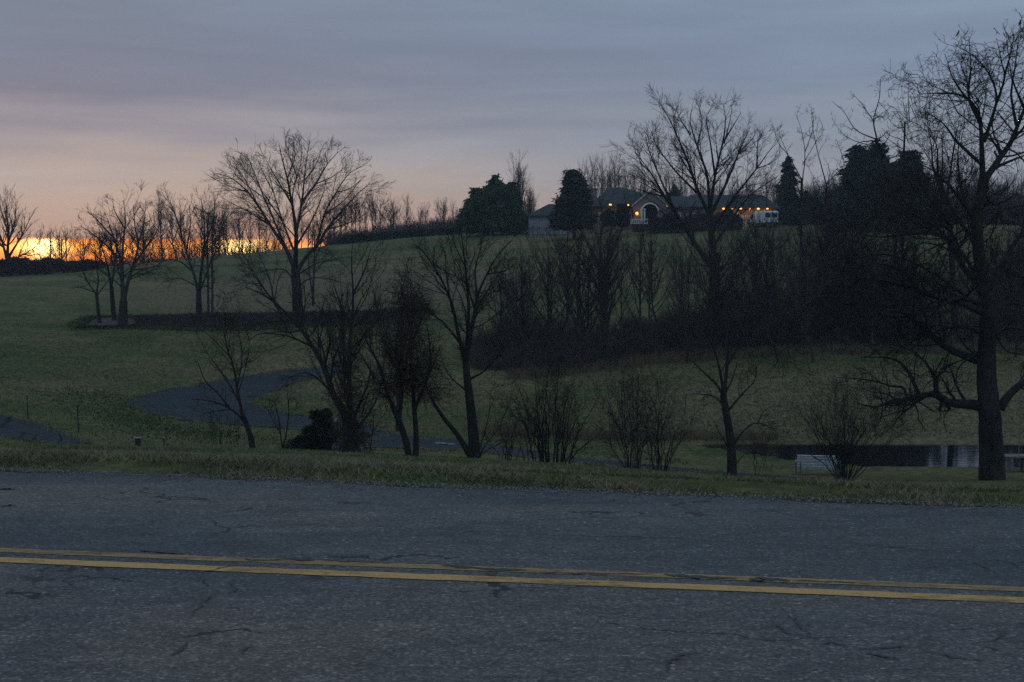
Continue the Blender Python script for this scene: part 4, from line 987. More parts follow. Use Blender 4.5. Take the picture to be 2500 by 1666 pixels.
# ------------------------------------------------------------------ evergreens
def evergreen(name, px, d, lobes, seed, label, mat='needle', n=9000, size=.32, trunk_r=.25, droop=.35, group=None, sinkz=0.2, cat='tree', shell=.55, flat=.75):
    """lobes: (px_centre, top row, bottom row, half width px, taper) – foliage sprays fill each lobe's volume"""
    r = np.random.default_rng(seed); x0, y0, z0 = gxy(px, d)
    root = empty(name, (x0, y0, z0), 0, label, cat, group); k = d / F
    Vs = []; tz = 0
    vol = np.array([(b - t) * w * w for _, t, b, w, _ in lobes], float); cnt = (n * vol / vol.sum()).astype(int)
    for (cx, t, b, w, tp), m in zip(lobes, cnt):
        zt = pt(px, t, d)[2] - z0; zb = pt(px, b, d)[2] - z0; tz = max(tz, zt)
        dx = (cx - px) * k; dyo = r.uniform(-.3, .3) * w * k
        pf = lambda u: (u ** tp) * np.where(u > .92, 1 - (u - .92) * 3, 1)
        q = int(26 + 3.0 * (b - t) * w * k * k); cu = r.random(q) ** .75; ca = r.uniform(0, 2 * math.pi, q)
        crad = w * k * pf(cu) * r.uniform(.45, .98, q); cs = np.minimum(w * k * .30, .95) * r.uniform(.6, 1.25, q)
        fill = r.random(m) < .38; ci = r.integers(0, q, m)
        u = np.where(fill, r.random(m) ** .8, cu[ci]); ang = np.where(fill, r.uniform(0, 2 * math.pi, m), ca[ci])
        rad = np.where(fill, w * k * pf(u) * .86 * np.sqrt(r.random(m)), crad[ci])
        c = np.stack([dx + np.cos(ang) * rad, dyo + np.sin(ang) * rad, zt + (zb - zt) * u], -1)
        c = c + r.normal(0, 1, (m, 3)) * (np.where(fill, .1, 1) * cs[ci] * .42)[:, None] * np.array([1, 1, flat])
        over = np.clip((c[:, 2] - (zt - .9)) / 1.3, 0, .9) * (tp >= .56); c[:, 0] = dx + (c[:, 0] - dx) * (1 - over); c[:, 1] = dyo + (c[:, 1] - dyo) * (1 - over)
        c[:, 2] = np.minimum(c[:, 2], zt + (.35 if tp >= .56 else .05))
        outw = np.stack([np.cos(ang), np.sin(ang), np.full(m, -droop)], -1); outw = norm(outw + r.normal(0, .45, (m, 3)))
        side = norm(np.cross(outw, r.normal(0, 1, (m, 3))))
        L = size * r.uniform(.6, 1.5, m)[:, None]; Wd = L * .28
        tri = np.stack([c - side * Wd - outw * L * .3, c + side * Wd - outw * L * .3, c + outw * L], 1)
        Vs.append(tri.reshape(-1, 3))
    V = np.concatenate(Vs); T = np.arange(len(V)).reshape(-1, 3)
    P = catmull([(0, 0, -sinkz - .3), (0, 0, tz * .5), (0, 0, tz * .93)], 12)
    v, q = tubes(P[None], np.linspace(trunk_r, .03, 12)[None], 8)
    mesh_np('trunk', v, q, M['bark'], root, smooth=True)
    mesh_np('crown', V, None, M[mat], root, T=T)
    return root
evergreen('evergreen_tree', 1203, 188, [(1208, 428, 490, 26, .5), (1205, 445, 562, 58, .55), (1165, 462, 566, 44, .5), (1248, 448, 562, 38, .55), (1140, 500, 568, 26, .5), (1262, 505, 564, 26, .5)], 71,
          'broad many-lobed green evergreen left of the narrow columnar tree', n=30000, size=.42)
evergreen('conifer_tree', 1402, 172, [(1402, 416, 552, 50, .48), (1412, 440, 556, 44, .5), (1385, 460, 556, 46, .5)], 72,
          'rounded dark conifer between the outbuilding and the main house', 'needle_dark', n=26000, size=.34)
evergreen('conifer_tree', 2088, 172, [(2092, 358, 610, 66, .50), (2070, 420, 612, 50, .5)], 73, 'leftmost of the three dark conifers standing together', 'needle_dark', n=22000, size=.42, group='three dark conifers')
evergreen('conifer_tree', 2142, 176, [(2142, 350, 610, 66, .50), (2170, 400, 610, 60, .5)], 74, 'middle and tallest of the three dark conifers standing together', 'needle_dark', n=24000, size=.42, group='three dark conifers')
evergreen('conifer_tree', 2212, 170, [(2212, 372, 610, 76, .50), (2250, 440, 612, 50, .5)], 75, 'rightmost of the three dark conifers standing together', 'needle_dark', n=22000, size=.42, group='three dark conifers')
evergreen('spruce_tree', 1922, 192, [(1922, 384, 552, 40, .9)], 76, 'open layered spruce right behind the white van', 'needle_dark', n=3600, size=.55, flat=.25, droop=.6)
evergreen('conifer_tree', 1965, 186, [(1965, 470, 560, 34, .6), (1990, 480, 560, 34, .6), (1935, 495, 560, 30, .6)], 77, 'low dark evergreen clump between the spruce and the conifers', 'needle_dark', n=10000, size=.34)
evergreen('conifer_tree', 1645, 210, [(1645, 452, 520, 26, .8)], 78, 'pointed dark conifer top showing behind the roofs', 'needle_dark', n=5000, size=.36)
evergreen('evergreen_bush', 782, 43, [(782, 1000, 1108, 42, .3), (755, 1040, 1108, 28, .4), (800, 1035, 1108, 26, .4)], 79, 'dark round evergreen bush left of the thick-based bank tree', 'needle_dark', n=4200, size=.10, trunk_r=.05, droop=0, cat='bush', shell=.25)
evergreen('evergreen_bush', 745, 44, [(745, 1066, 1112, 60, .3)], 80, 'low dark mound of a bush on the ground under the evergreen bush', 'needle_dark', n=5000, size=.07, trunk_r=.03, droop=0, cat='bush', shell=.4)
evergreen('evergreen_bush', 1518, 176, [(1518, 498, 552, 22, .35)], 81, 'dark clipped bush below the house lamps left of the entrance', 'needle_dark', n=5000, size=.25, trunk_r=.05, droop=0, cat='bush')
evergreen('evergreen_bush', 1490, 175, [(1487, 512, 552, 18, .35)], 82, 'smaller dark bush beside the rounded conifer', 'needle_dark', n=3500, size=.25, trunk_r=.05, droop=0, cat='bush')

# clipped hedge in front of the house
def hedge(name, pts, hgt, dep, mat, label, cat, n, size, seed):
    r = np.random.default_rng(seed); P = catmull([gxy(p, d)[:2] for p, d in pts], 200)
    i = r.integers(0, 199, n); t = r.random(n)[:, None]; c2 = P[i] * (1 - t) + P[i + 1] * t
    h_ = hgt(1250 + F * c2[:, 0] / c2[:, 1]) * (1 + .1 * np.sin(c2[:, 0] * 1.7) + .06 * np.sin(c2[:, 0] * 5))
    z = groundv(c2[:, 0], c2[:, 1] ) + h_ * np.sqrt(r.random(n)) 
    c = np.c_[c2[:, 0], c2[:, 1] + r.uniform(-dep / 2, dep / 2, n), z]
    o_ = norm(r.normal(0, 1, (n, 3))); s_ = norm(np.cross(o_, r.normal(0, 1, (n, 3)))); L = size * r.uniform(.6, 1.4, n)[:, None]
    V = np.stack([c - s_ * L * .4, c + s_ * L * .4, c + o_ * L], 1).reshape(-1, 3)
    o = mesh_np(name, V, None, M[mat], T=np.arange(len(V)).reshape(-1, 3)); return tag(o, label, cat)
hedge('hedge', [(1584, 176), (1640, 176), (1700, 176), (1808, 177)], lambda p: np.interp(p, [1584, 1640, 1700, 1780, 1808], [1.9, 1.8, 2.0, 2.2, 1.4]), 1.6, 'brush', 'tall clipped dark hedge in front of the house between the arch and the van', 'hedge', 26000, .26, 91)
hedge('hedge', [(825, 196), (900, 200), (1000, 202), (1100, 200), (1200, 198), (1290, 198)], lambda p: np.interp(p, [825, 850, 1000, 1100, 1290], [.7, 1.1, 1.0, .9, .6]), 1.3, 'needle_dark', 'long low dark hedge along the hilltop below the skyline trees', 'hedge', 26000, .24, 92)
hedge('hedge', [(-250, 166), (-60, 167), (60, 168), (180, 170), (250, 175)], lambda p: np.interp(p, [-250, 0, 120, 200, 250], [2.2, 2.1, 1.7, 1.2, .6]), 2.0, 'brush', 'dark bushy hedge below the sunset at the far left', 'hedge', 26000, .26, 93)

# ------------------------------------------------------------------ undergrowth and grass that nobody could count
def stems(name, n, pos, hfun, mat, seed, r0=.012, lean=.35, K=4):
    r = np.random.default_rng(seed); xy = pos(r, n); h = hfun(xy, r)
    D = norm(np.c_[r.normal(0, lean, (n, 2)), np.ones(n)]); C = np.empty((n, K, 3)); C[:, 0] = np.c_[xy, groundv(xy[:, 0], xy[:, 1]) - .05]
    for k in range(1, K):
        D = norm(D + r.normal(0, .22, (n, 3))); C[:, k] = C[:, k - 1] + D * (h / (K - 1))[:, None]
    Rr = r0 * r.uniform(.6, 1.5, (n, 1)) * np.linspace(1, .4, K)
    c2, cr2 = spawn(C, Rr, r, dens=1.3, ang=(25, 80), lr=.45, lmin=.2, lmax=.9, K=3, wander=.25, up=.05, rr=.7, tmin=.15, rmin=r0 * .5)
    v, q = join([tubes(C, Rr, 3), tubes(c2, cr2, 3)])
    return mesh_np(name, v, q, M[mat])
def wood_pos(r, n):
    p = r.uniform(1130, 2900, n); near = np.interp(p, [1130, 1250, 1400, 1600, 1700, 2000, 2500, 2900], [94, 87.5, 88.5, 91, 92, 92.5, 93, 93])
    near = near + .9 * np.sin(p * .021) + .7 * np.sin(p * .057 + 1) + r.normal(0, .5, n); d = near + r.random(n) ** 1.3 * np.interp(p, [1130, 1250, 1900, 2100, 2900], [8, 15, 17, 34, 40])
    return np.c_[(p - 1250) / F * d, d]
def wood_h(xy, r):
    p = 1250 + F * xy[:, 0] / xy[:, 1]
    base = np.interp(p, [1130, 1230, 1350, 1500, 1700, 1850, 2000, 2300, 2900], [1.2, 3.0, 2.7, 2.1, 2.4, 3.0, 3.6, 4.0, 4.2])
    return base * np.interp(p, [1700, 1850, 2170, 2230, 2420, 2470], [1, 1.35, 1.35, .42, .42, 1]) * r.uniform(.3, 1.1, len(xy)) * (.75 + .3 * np.sin(xy[:, 0] * .55 + 1.7 * np.sin(xy[:, 1] * .4)) + .2 * np.sin(xy[:, 0] * 1.7))
tag(stems('undergrowth', 22000, wood_pos, wood_h, 'brush', 201, .022, .4), 'dense dark leafless brush filling the wood below the house', 'undergrowth', kind='stuff')
def fringe_pos(r, n):
    p = r.uniform(1240, 2700, n); d = np.interp(p, [1240, 1400, 1600, 2000, 2700], [87, 87.5, 90, 91, 91.5]) + r.normal(0, .7, n)
    return np.c_[(p - 1250) / F * d, d]
tag(stems('dry_grass', 9000, fringe_pos, lambda xy, r: r.uniform(.2, .8, len(xy)), 'reed', 202, .010, .5, 3), 'dry tan grass fringe at the foot of the wood', 'grass', kind='stuff')
def bank_pos(r, n):
    p = r.uniform(1180, 1900, n); d = 61.5 + r.normal(0, .8, n) + np.interp(p, [1180, 1900], [2, 0]); return np.c_[(p - 1250) / F * d, d]
tag(stems('dry_grass', 6000, bank_pos, lambda xy, r: r.uniform(.15, .55, len(xy)), 'reed', 203, .008, .5, 3), 'tan dead grass along the pond bank behind the shrubs', 'grass', kind='stuff')
def bed_pos(r, n):
    p = r.uniform(185, 1045, n)
    dn = np.interp(p, [180, 215, 300, 400, 540, 700, 850, 980, 1048], [107.5, 108, 109, 108.5, 108.5, 110, 111.5, 113, 116.5]); df = np.interp(p, [176, 235, 350, 700, 900, 1000, 1050], [109, 115.5, 116.5, 117.5, 118, 119.5, 117.5])
    d = dn + (df - dn) * r.random(n); keep = (p > 330) | (r.random(n) < .25); d = np.where(keep, d, dn + .2)
    return np.c_[(p - 1250) / F * d, d]
tag(stems('ground_cover', 16000, bed_pos, lambda xy, r: r.uniform(.08, .4, len(xy)), 'brush', 204, .012, .6, 3), 'low dark leafless ground cover on the planting bed', 'ground cover', kind='stuff')
def far_pos(r, n):
    p = r.uniform(-600, 660, n); d = 255 + r.random(n) * 60; return np.c_[(p - 1250) / F * d, d]
tag(stems('distant_wood', 14000, far_pos, lambda xy, r: r.uniform(.8, 2.6, len(xy)), 'brush', 205, .05, .4), 'low dark brush line on the horizon under the sunset', 'wood', kind='stuff')
def strip_pos(r, n):
    p = 150 + 560 * r.random(n); d = 195 + r.random(n) * 30; return np.c_[(p - 1250) / F * d, d]
tag(stems('hilltop_brush', 1700, strip_pos, lambda xy, r: np.interp(1250 + F * xy[:, 0] / xy[:, 1], [150, 330, 360, 530, 620, 710], [2.2, 2.6, 5.2, 5.0, 3.2, 2.6]) * r.uniform(.3, 1.1, len(xy)), 'twig_red', 208, .022, .3), 'leafless brush breaking up the bright sunset strip', 'brush', kind='stuff')
def behind_pos(r, n):
    p = r.uniform(1380, 3000, n); d = np.interp(p, [1380, 1900, 2000, 3000], [235, 235, 205, 200]) + r.random(n) * 25; return np.c_[(p - 1250) / F * d, d]
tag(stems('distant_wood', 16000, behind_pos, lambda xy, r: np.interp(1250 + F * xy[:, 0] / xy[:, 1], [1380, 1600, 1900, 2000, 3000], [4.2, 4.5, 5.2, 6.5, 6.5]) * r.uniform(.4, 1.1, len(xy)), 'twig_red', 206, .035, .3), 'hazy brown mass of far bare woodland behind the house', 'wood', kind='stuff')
def mid_pos(r, n):
    p = r.uniform(800, 1300, n); d = 215 + r.random(n) * 25; return np.c_[(p - 1250) / F * d, d]
tag(stems('distant_wood', 9000, mid_pos, lambda xy, r: r.uniform(.6, 2.9, len(xy)), 'twig_red', 207, .03, .3), 'brown brush between the skyline trees on the hilltop', 'wood', kind='stuff')

def blades(name, n, pos, h0, h1, mat, seed, w=.005):
    r = np.random.default_rng(seed); xy = pos(r, n); h = r.uniform(h0, h1, n)[:, None]
    b = np.c_[xy, groundv(xy[:, 0], xy[:, 1]) - .01]; a = r.uniform(0, 6.283, n); sd = np.c_[np.cos(a), np.sin(a), np.zeros(n)] * w * r.uniform(.7, 1.6, n)[:, None]
    tip = b + np.c_[r.normal(0, 1.0, (n, 2)), np.ones(n)] * h
    V = np.stack([b - sd, b + sd, tip], 1).reshape(-1, 3)
    return mesh_np(name, V, None, M[mat], T=np.arange(n * 3).reshape(-1, 3))
def clump(xy, r, sc, thr):
    v = np.sin(xy[:, 0] * sc + 2 * np.sin(xy[:, 1] * sc * .7)) * np.sin(xy[:, 1] * sc * 1.3 + 1.5 * np.sin(xy[:, 0] * sc * .6))
    return v > thr + r.normal(0, .3, len(xy))
def verge_pos(a, b, thr, sgn=1):
    def f_(r, n):
        out = []; m = 0
        while m < n:
            q = n * 2; t = a + (b - a) * r.random(q) ** 1.3; y = 0
            x = r.uniform(-9, 9, q) * (1 + t / 11); yy = redge(x) + t
            xy = np.c_[x, yy]; ok = clump(xy, r, 1.6, thr) if sgn > 0 else ~clump(xy, r, 1.6, thr)
            ok &= np.abs(x) < .42 * yy + 1.0
            out.append(xy[ok]); m += ok.sum()
        return np.concatenate(out)[:n]
    return f_
tag(blades('grass', 110000, verge_pos(-.08, 8, -.3), .015, .05, 'blade', 301, .004), 'short green grass of the roadside verge', 'grass', kind='stuff')
tag(blades('dry_grass', 80000, verge_pos(-.14, 8, .05), .015, .075, 'blade_dry', 302, .0045), 'dead straw tufts in the roadside verge', 'grass', kind='stuff')
tag(blades('grass', 110000, verge_pos(8, 32, -.2), .03, .08, 'blade', 303, .009), 'rough grass on the slope below the verge', 'grass', kind='stuff')
tag(blades('dry_grass', 40000, verge_pos(8, 32, .2), .03, .09, 'blade_dry', 304, .008), 'straw coloured grass on the slope below the verge', 'grass', kind='stuff')

def meadow_pos(r, n):
    p = r.uniform(-150, 2650, n); d = 50 + 62 * r.random(n) ** .8; near = np.interp(p, [1130, 1250, 1600, 2650], [93, 87, 90, 91]); d = np.where((p > 1130) & (d > near), 62 + (near - 62) * r.random(n), d)
    x = (p - 1250) / F * d; bad = (x > 6.5) & (d < 61.5); d = np.where(bad, 62 + 25 * r.random(n), d); x = (p - 1250) / F * d
    on = np.zeros(n, bool)
    for a_, b_ in ((lo, hi), (outer, inner)):      # keep the drives clear
        poly = np.array(strip_pts(a_) + strip_pts(b_)[::-1]); ins = np.zeros(n, bool); j = len(poly) - 1
        for i in range(len(poly)):
            c = ((poly[i, 1] > d) != (poly[j, 1] > d)) & (x < (poly[j, 0] - poly[i, 0]) * (d - poly[i, 1]) / (poly[j, 1] - poly[i, 1] + 1e-9) + poly[i, 0]); ins ^= c; j = i
        on |= ins
    xy = np.c_[x, d]; xy[on] = xy[~on][:on.sum()]
    return xy
tag(blades('grass', 70000, meadow_pos, .04, .13, 'blade', 305, .02), 'tufts of green grass across the meadow', 'grass', kind='stuff')
def patchy_pos(r, n):
    xy = meadow_pos(r, n * 3); v = np.sin(xy[:, 0] * .19 + 2 * np.sin(xy[:, 1] * .11)) * np.sin(xy[:, 1] * .23 + 1.5 * np.sin(xy[:, 0] * .14)) + .4 * np.sin(xy[:, 0] * .7 + xy[:, 1] * .5)
    return xy[v > r.normal(.25, .12, len(v))][:n]
def clump_blades(n): return min(n, len(patchy_pos(np.random.default_rng(306), n)))
tag(blades('dry_grass', clump_blades(45000), patchy_pos, .04, .12, 'blade_dry', 306, .016), 'straw coloured tufts across the meadow', 'grass', kind='stuff')
def swale_pos(r, n):
    P = catmull(strip_pts([(200, 79), (250, 74), (330, 68), (430, 63), (560, 58)]), 200); i = r.integers(0, 200, n)
    return P[i] + r.normal(0, .95, (n, 2)) * np.array([1.6, 1])
tag(blades('grass', 6500, swale_pos, .03, .10, 'blade_lush', 307, .03), 'lush dark green grass along the shallow swale beside the drive', 'grass', kind='stuff')
def edge_pos(pts, spread):
    def f_(r, n):
        P = np.concatenate([catmull(strip_pts(q), 500) for q in pts]); i = r.integers(0, len(P), n); return P[i] + r.normal(0, spread, (n, 2))
    return f_
tag(blades('dry_grass', 16000, edge_pos([outer, inner, lo, hi], .17), .03, .12, 'blade_dry', 308, .018), 'pale grass fringe along the edges of the drives', 'grass', kind='stuff')
tag(blades('grass', 9000, edge_pos([outer, inner, lo, hi], .24), .03, .12, 'blade', 309, .018), 'green grass creeping over the edges of the drives', 'grass', kind='stuff')
tag(blades('grass', 12000, edge_pos([bo, bi], .45), .06, .25, 'blade', 310, .03), 'tufts of grass around the edge of the planting bed', 'grass', kind='stuff')
def gravel():
    r = np.random.default_rng(401); n = 5200; x = r.uniform(-6, 6, n); t = np.abs(r.normal(0, .16, n)) * np.where(r.random(n) < .5, 1, -.9)
    y = redge(x) + t; sz = r.uniform(.004, .014, (n, 1, 1)); base = np.array([[1, 0, -.3], [-.5, .87, -.3], [-.5, -.87, -.3], [0, 0, .8]])
    V = (base[None] * r.uniform(.6, 1.3, (n, 4, 3))) * sz + np.stack([x, y, np.where(t < 0, .0, groundv(x, y)) + .004], -1)[:, None]
    k = np.arange(n)[:, None, None] * 4; T = (np.array([[0, 1, 3], [1, 2, 3], [2, 0, 3], [0, 2, 1]])[None] + k).reshape(-1, 3)
    tag(mesh_np('gravel', V.reshape(-1, 3), None, M['gravel'], T=T), 'loose gravel along the broken edge of the road', 'gravel', kind='stuff')
gravel()

# ------------------------------------------------------------------ house on the hill
HD = 186.0; HK = HD / F
HX = lambda px: (px - 1250) * HK
HZ0 = ground(HX(1580), HD)
HZ = lambda py: pt(1250, py, HD)[2] - HZ0
house = empty('house', (0, HD, HZ0), 0, 'long low hilltop house with dark hipped roofs, arched entrance and glowing eave lamps', 'house')
eav, low = HZ(505), -.8
def wall(x0, x1, y0, y1, mat='brickwall', z1=None):
    b = MB(); b.box(HX(x0), HX(x1), y0, y1, low, z1 or eav); return b.build('wall', M[mat], house)
wall(1445, 1640, 1.0, 12); wall(1641, 1900, 2.0, 11)
def hip(px0, px1, y0, y1, ez, pr0, pr1, rz, sag=.25):
    """hip roof with eaves ez and ridge rz between pixel columns"""
    x0, x1, a, b = HX(px0), HX(px1), HX(pr0), HX(pr1); ym = (y0 + y1) / 2; m = MB(); t = .18
    vs = [(x0, y0, ez), (x1, y0, ez), (x1, y1, ez), (x0, y1, ez), (a, ym, rz), (b, ym, rz), (x0, y0, ez - t), (x1, y0, ez - t), (x1, y1, ez - t), (x0, y1, ez - t)]
    m.add(vs, [(0, 1, 5, 4), (1, 2, 5), (2, 3, 4, 5), (3, 0, 4), (0, 6, 7, 1), (1, 7, 8, 2), (2, 8, 9, 3), (3, 9, 6, 0), (6, 9, 8, 7)])
    return m.build('roof', M['roof'], house)
hip(1436, 1648, .2, 12.8, HZ(503), 1495, 1532, HZ(451))
hip(1560, 1720, 1.2, 11.5, HZ(504), 1600, 1690, HZ(474))
hip(1640, 1908, 1.4, 11.8, HZ(506), 1700, 1880, HZ(470))
c = MB(); c.box(HX(1447), HX(1464), 7, 8.5, HZ(500), HZ(455)); c.box(HX(1446), HX(1465), 6.9, 8.6, HZ(455), HZ(453)); c.build('chimney', M['brickwall'], house)
# entrance gable with its arch
gx = lambda p: HX(p)
def gable():
    m = MB(); cx, cz, rad = HX(1583), HZ(520), 19 * HK
    outer_ = [(HX(1545), HZ(553)), (HX(1545), HZ(503)), (HX(1578), HZ(473)), (HX(1590), HZ(473)), (HX(1622), HZ(503)), (HX(1622), HZ(553))]
    # front face with arched opening as a strip of quads between arch and outline
    arch = [(cx - rad, HZ(553))] + [(cx - rad * math.cos(t), cz + rad * 1.05 * math.sin(t)) for t in np.linspace(0, math.pi, 15)] + [(cx + rad, HZ(553))]
    oc = catmull_lin(outer_, len(arch)); y0, y1 = -1.4, 1.0; n = len(arch)
    vs = [(x, y0, z) for x, z in oc] + [(x, y0, z) for x, z in arch] + [(x, y1, z) for x, z in oc] + [(x, y1, z) for x, z in arch]
    fs = []
    for k in range(n - 1):
        fs += [(k, k + 1, n + k + 1, n + k), (k, 2 * n + k, 2 * n + k + 1, k + 1), (n + k, n + k + 1, 3 * n + k + 1, 3 * n + k)]
    m.add(vs, fs); g_ = m.build('entrance_gable', M['brickwall'], house)
    t = MB()
    for k in range(1, n - 2):
        (xa, za), (xb, zb) = arch[k], arch[k + 1]
        f1 = lambda x, z, s: (cx + (x - cx) * s, cz + (z - cz) * s)
        a1, b1, a2, b2 = f1(xa, za, 1.02), f1(xb, zb, 1.02), f1(xa, za, 1.2), f1(xb, zb, 1.2)
        t.add([(a1[0], -1.5, a1[1]), (b1[0], -1.5, b1[1]), (b2[0], -1.5, b2[1]), (a2[0], -1.5, a2[1]), (a1[0], -1.403, a1[1]), (b1[0], -1.403, b1[1]), (b2[0], -1.403, b2[1]), (a2[0], -1.403, a2[1])],
              [(0, 1, 2, 3), (0, 4, 5, 1), (3, 2, 6, 7)])
    t.build('arch_trim', M['white'], g_)
    d = MB(); d.box(cx - rad, cx + rad, .8, .95, low, cz + rad); d.build('door', M['interior'], g_)
    r_ = MB()
    for (xa, za), (xb, zb) in (((1541, 505), (1584, 469)), ((1584, 469), (1627, 505))):
        xa, za, xb, zb = HX(xa), HZ(za), HX(xb), HZ(zb)
        r_.add([(xa, -1.7, za), (xb, -1.7, zb), (xb, 6, zb), (xa, 6, za), (xa, -1.7, za + .14), (xb, -1.7, zb + .14), (xb, 6, zb + .14), (xa, 6, za + .14)],
               [(0, 1, 5, 4), (1, 2, 6, 5), (2, 3, 7, 6), (3, 0, 4, 7), (4, 5, 6, 7), (3, 2, 1, 0)])
    r_.build('roof', M['siding'], g_)
def catmull_lin(P, n):
    P = np.array(P, float); s = np.concatenate([[0], np.cumsum(np.hypot(*np.diff(P, axis=0).T))]); k = np.linspace(0, s[-1], n)
    return list(zip(np.interp(k, s, P[:, 0]), np.interp(k, s, P[:, 1])))
gable()
for px in (1562, 1568):
    c = MB(); c.rod((HX(px), -2.4, low), (HX(px), -2.4, HZ(514)), .14, .12, 10); c.box(HX(px) - .2, HX(px) + .2, -2.6, -2.2, HZ(514), HZ(512)); c.build('column', M['white'], house)
# windows of the main block and the long wing
for i, px in enumerate((1472, 1490, 1533, 1655, 1700, 1735, 1770, 1800)):
    fr = MB(); y = .97 if px < 1640 else 1.97; w = .55
    for a_, b_, c_, d_ in ((-w, w, .9, 1.0), (-w, w, 2.1, 2.2), (-w, -w + .08, 1.0, 2.1), (w - .08, w, 1.0, 2.1)): fr.box(HX(px) + a_, HX(px) + b_, y - .06, y, c_, d_)
    f_ = fr.build('window', M['white'], house)
    gl_ = MB(); gl_.box(HX(px) - w + .08, HX(px) + w - .08, y - .03, y, 1.0, 2.1); gl_.build('pane', M['glass'], f_)
for px in (1820, 1862):
    d = MB(); d.box(HX(px) - 1.0, HX(px) + 1.0, 1.94, 2.0, low, 1.9); gd = d.build('garage_door', M['siding'], house)
    s_ = MB()
    for k in range(3): s_.box(HX(px) - 1.0, HX(px) + 1.0, 1.92, 1.94, .2 + k * .5, .23 + k * .5)
    s_.build('door_seam', M['black'], gd)
lampi = [(1489, 500, 1, 1.0), (1510, 501, 0, .8), (1532, 501, 0, .8), (1625, 501, 0, .7)] + [(p, 509, 0, .9) for p in (1768, 1810, 1832, 1853, 1875)] + [(1789, 509, 2, .6)]
for px, py, st, sc in lampi:
    z = HZ(py); y = -.05 if px < 1640 else 1.15; sc *= random.uniform(.75, 1.1)
    b = MB(); b.ball((HX(px), y, z), .17 * sc + .03, .12, .12 * sc, 10, 6)
    L = b.build('eave_lamp', M['lamp_dim' if st == 2 else 'lamp'], house, smooth=True)
    cap = MB(); cap.rod((HX(px), y, z + .14 * sc), (HX(px), y, z + .24), .2, .12, 10); cap.build('lamp_shade', M['black'], L)
    if st != 2:
        pl = bpy.data.lights.new('lamp_glow', 'POINT'); pl.energy = 22 if px > 1800 else 9; pl.color = (1, .5, .22); pl.shadow_soft_size = .15
        po = bpy.data.objects.new('lamp_glow', pl); COL.objects.link(po); po.parent = L; po.location = (HX(px), y - .35, z - .25)
b = MB(); b.ball((HX(1551), -1.7, HZ(523)), .2, .16, .22, 10, 6); b.box(HX(1551) - .05, HX(1551) + .05, -1.6, -1.4, HZ(523) - .05, HZ(523) + .05)
L = b.build('porch_lamp', M['lamp'], house, smooth=True)
pl = bpy.data.lights.new('lamp_glow', 'POINT'); pl.energy = 8; pl.color = (1, .5, .22); pl.shadow_soft_size = .15
po = bpy.data.objects.new('lamp_glow', pl); COL.objects.link(po); po.parent = L; po.location = (HX(1551), -2.1, HZ(523))
# gutter line
b = MB(); b.box(HX(1662), HX(1702), 1.28, 1.38, HZ(509), HZ(507)); b.build('gutter', M['siding'], house)

# balustrade in front of the entrance
bx0, bx1 = 1541, 1581; BD = 180
xa, ya = (bx0 - 1250) / F * BD, BD; za = ground((1560 - 1250) / F * BD, BD) - .1
bal = empty('balustrade', (xa, ya, za), 0, 'short white balustrade in front of the arched entrance', 'railing')
Wb = (bx1 - bx0) / F * BD; top = pt(1250, 535, BD)[2] - za
m = MB(); m.box(-.05, Wb + .05, -.1, .1, top - .12, top); m.box(0, Wb, -.08, .08, top - .62, top - .54); m.build('handrail', M['white'], bal)
m = MB(); m.box(.1, Wb - .1, -.2, .2, -.3, top - .64); m.build('plinth', M['brownwood'], bal)
for k in range(8):
    m = MB(); x = Wb * (k + .5) / 8; m.rod((x, 0, top - .54), (x, 0, top - .33), .03, .06, 8); m.rod((x, 0, top - .33), (x, 0, top - .12), .06, .03, 8); m.build('baluster', M['white'], bal)
for x in (0, Wb):
    m = MB(); m.box(x - .12, x + .12, -.12, .12, top - .64, top + .08); m.build('post', M['white'], bal)

# outbuilding on the left
OD = 182; OK_ = OD / F; ox = (1291 - 1250) * OK_; oz = ground((1340 - 1250) * OK_, OD)
ob = empty('outbuilding', (ox, OD, oz), 0, 'pale low outbuilding with a dark hipped roof left of the rounded conifer', 'building')
Wd = (1392 - 1291) * OK_; ze = pt(1250, 527, OD)[2] - oz; zr = pt(1250, 496, OD)[2] - oz
m = MB(); m.box(0, Wd, 0, 6, -1.0, ze); m.build('wall', M['siding'], ob)
m = MB(); o_ = .35; m.add([(-o_, -o_, ze), (Wd + o_, -o_, ze), (Wd + o_, 6 + o_, ze), (-o_, 6 + o_, ze), (2.6, 3, zr), (Wd - 2, 3, zr), (-o_, -o_, ze - .15), (Wd + o_, -o_, ze - .15), (Wd + o_, 6 + o_, ze - .15), (-o_, 6 + o_, ze - .15)],
    [(0, 1, 5, 4), (1, 2, 5), (2, 3, 4, 5), (3, 0, 4), (0, 6, 7, 1), (1, 7, 8, 2), (2, 8, 9, 3), (3, 9, 6, 0), (6, 9, 8, 7)]); m.build('roof', M['roof'], ob)
m = MB()
for k in range(1, 12): m.box(-.003 + 0, Wd, -.008, 0, ze - .17 * k, ze - .17 * k + .015)
m.build('siding_seam', M['black'], ob)
# iron fence before it
fo = empty('iron_fence', (ox, OD - 1.2, ground(ox + 1, OD - 1.2)), 0, 'thin black iron fence in front of the pale outbuilding', 'fence')
m = MB(); m.box(0, 3.4, -.02, .02, .95, 1.0); m.box(0, 3.4, -.02, .02, .15, .19); m.build('rail', M['black'], fo)
for k in range(4):
    m = MB(); m.box(k * 1.1 - .03, k * 1.1 + .03, -.03, .03, -.2, 1.1); m.build('post', M['black'], fo)
m = MB()
for k in range(30): m.rod((k * .113, 0, .1), (k * .113, 0, .98), .009, .009, 4)
m.build('pickets', M['black'], fo)

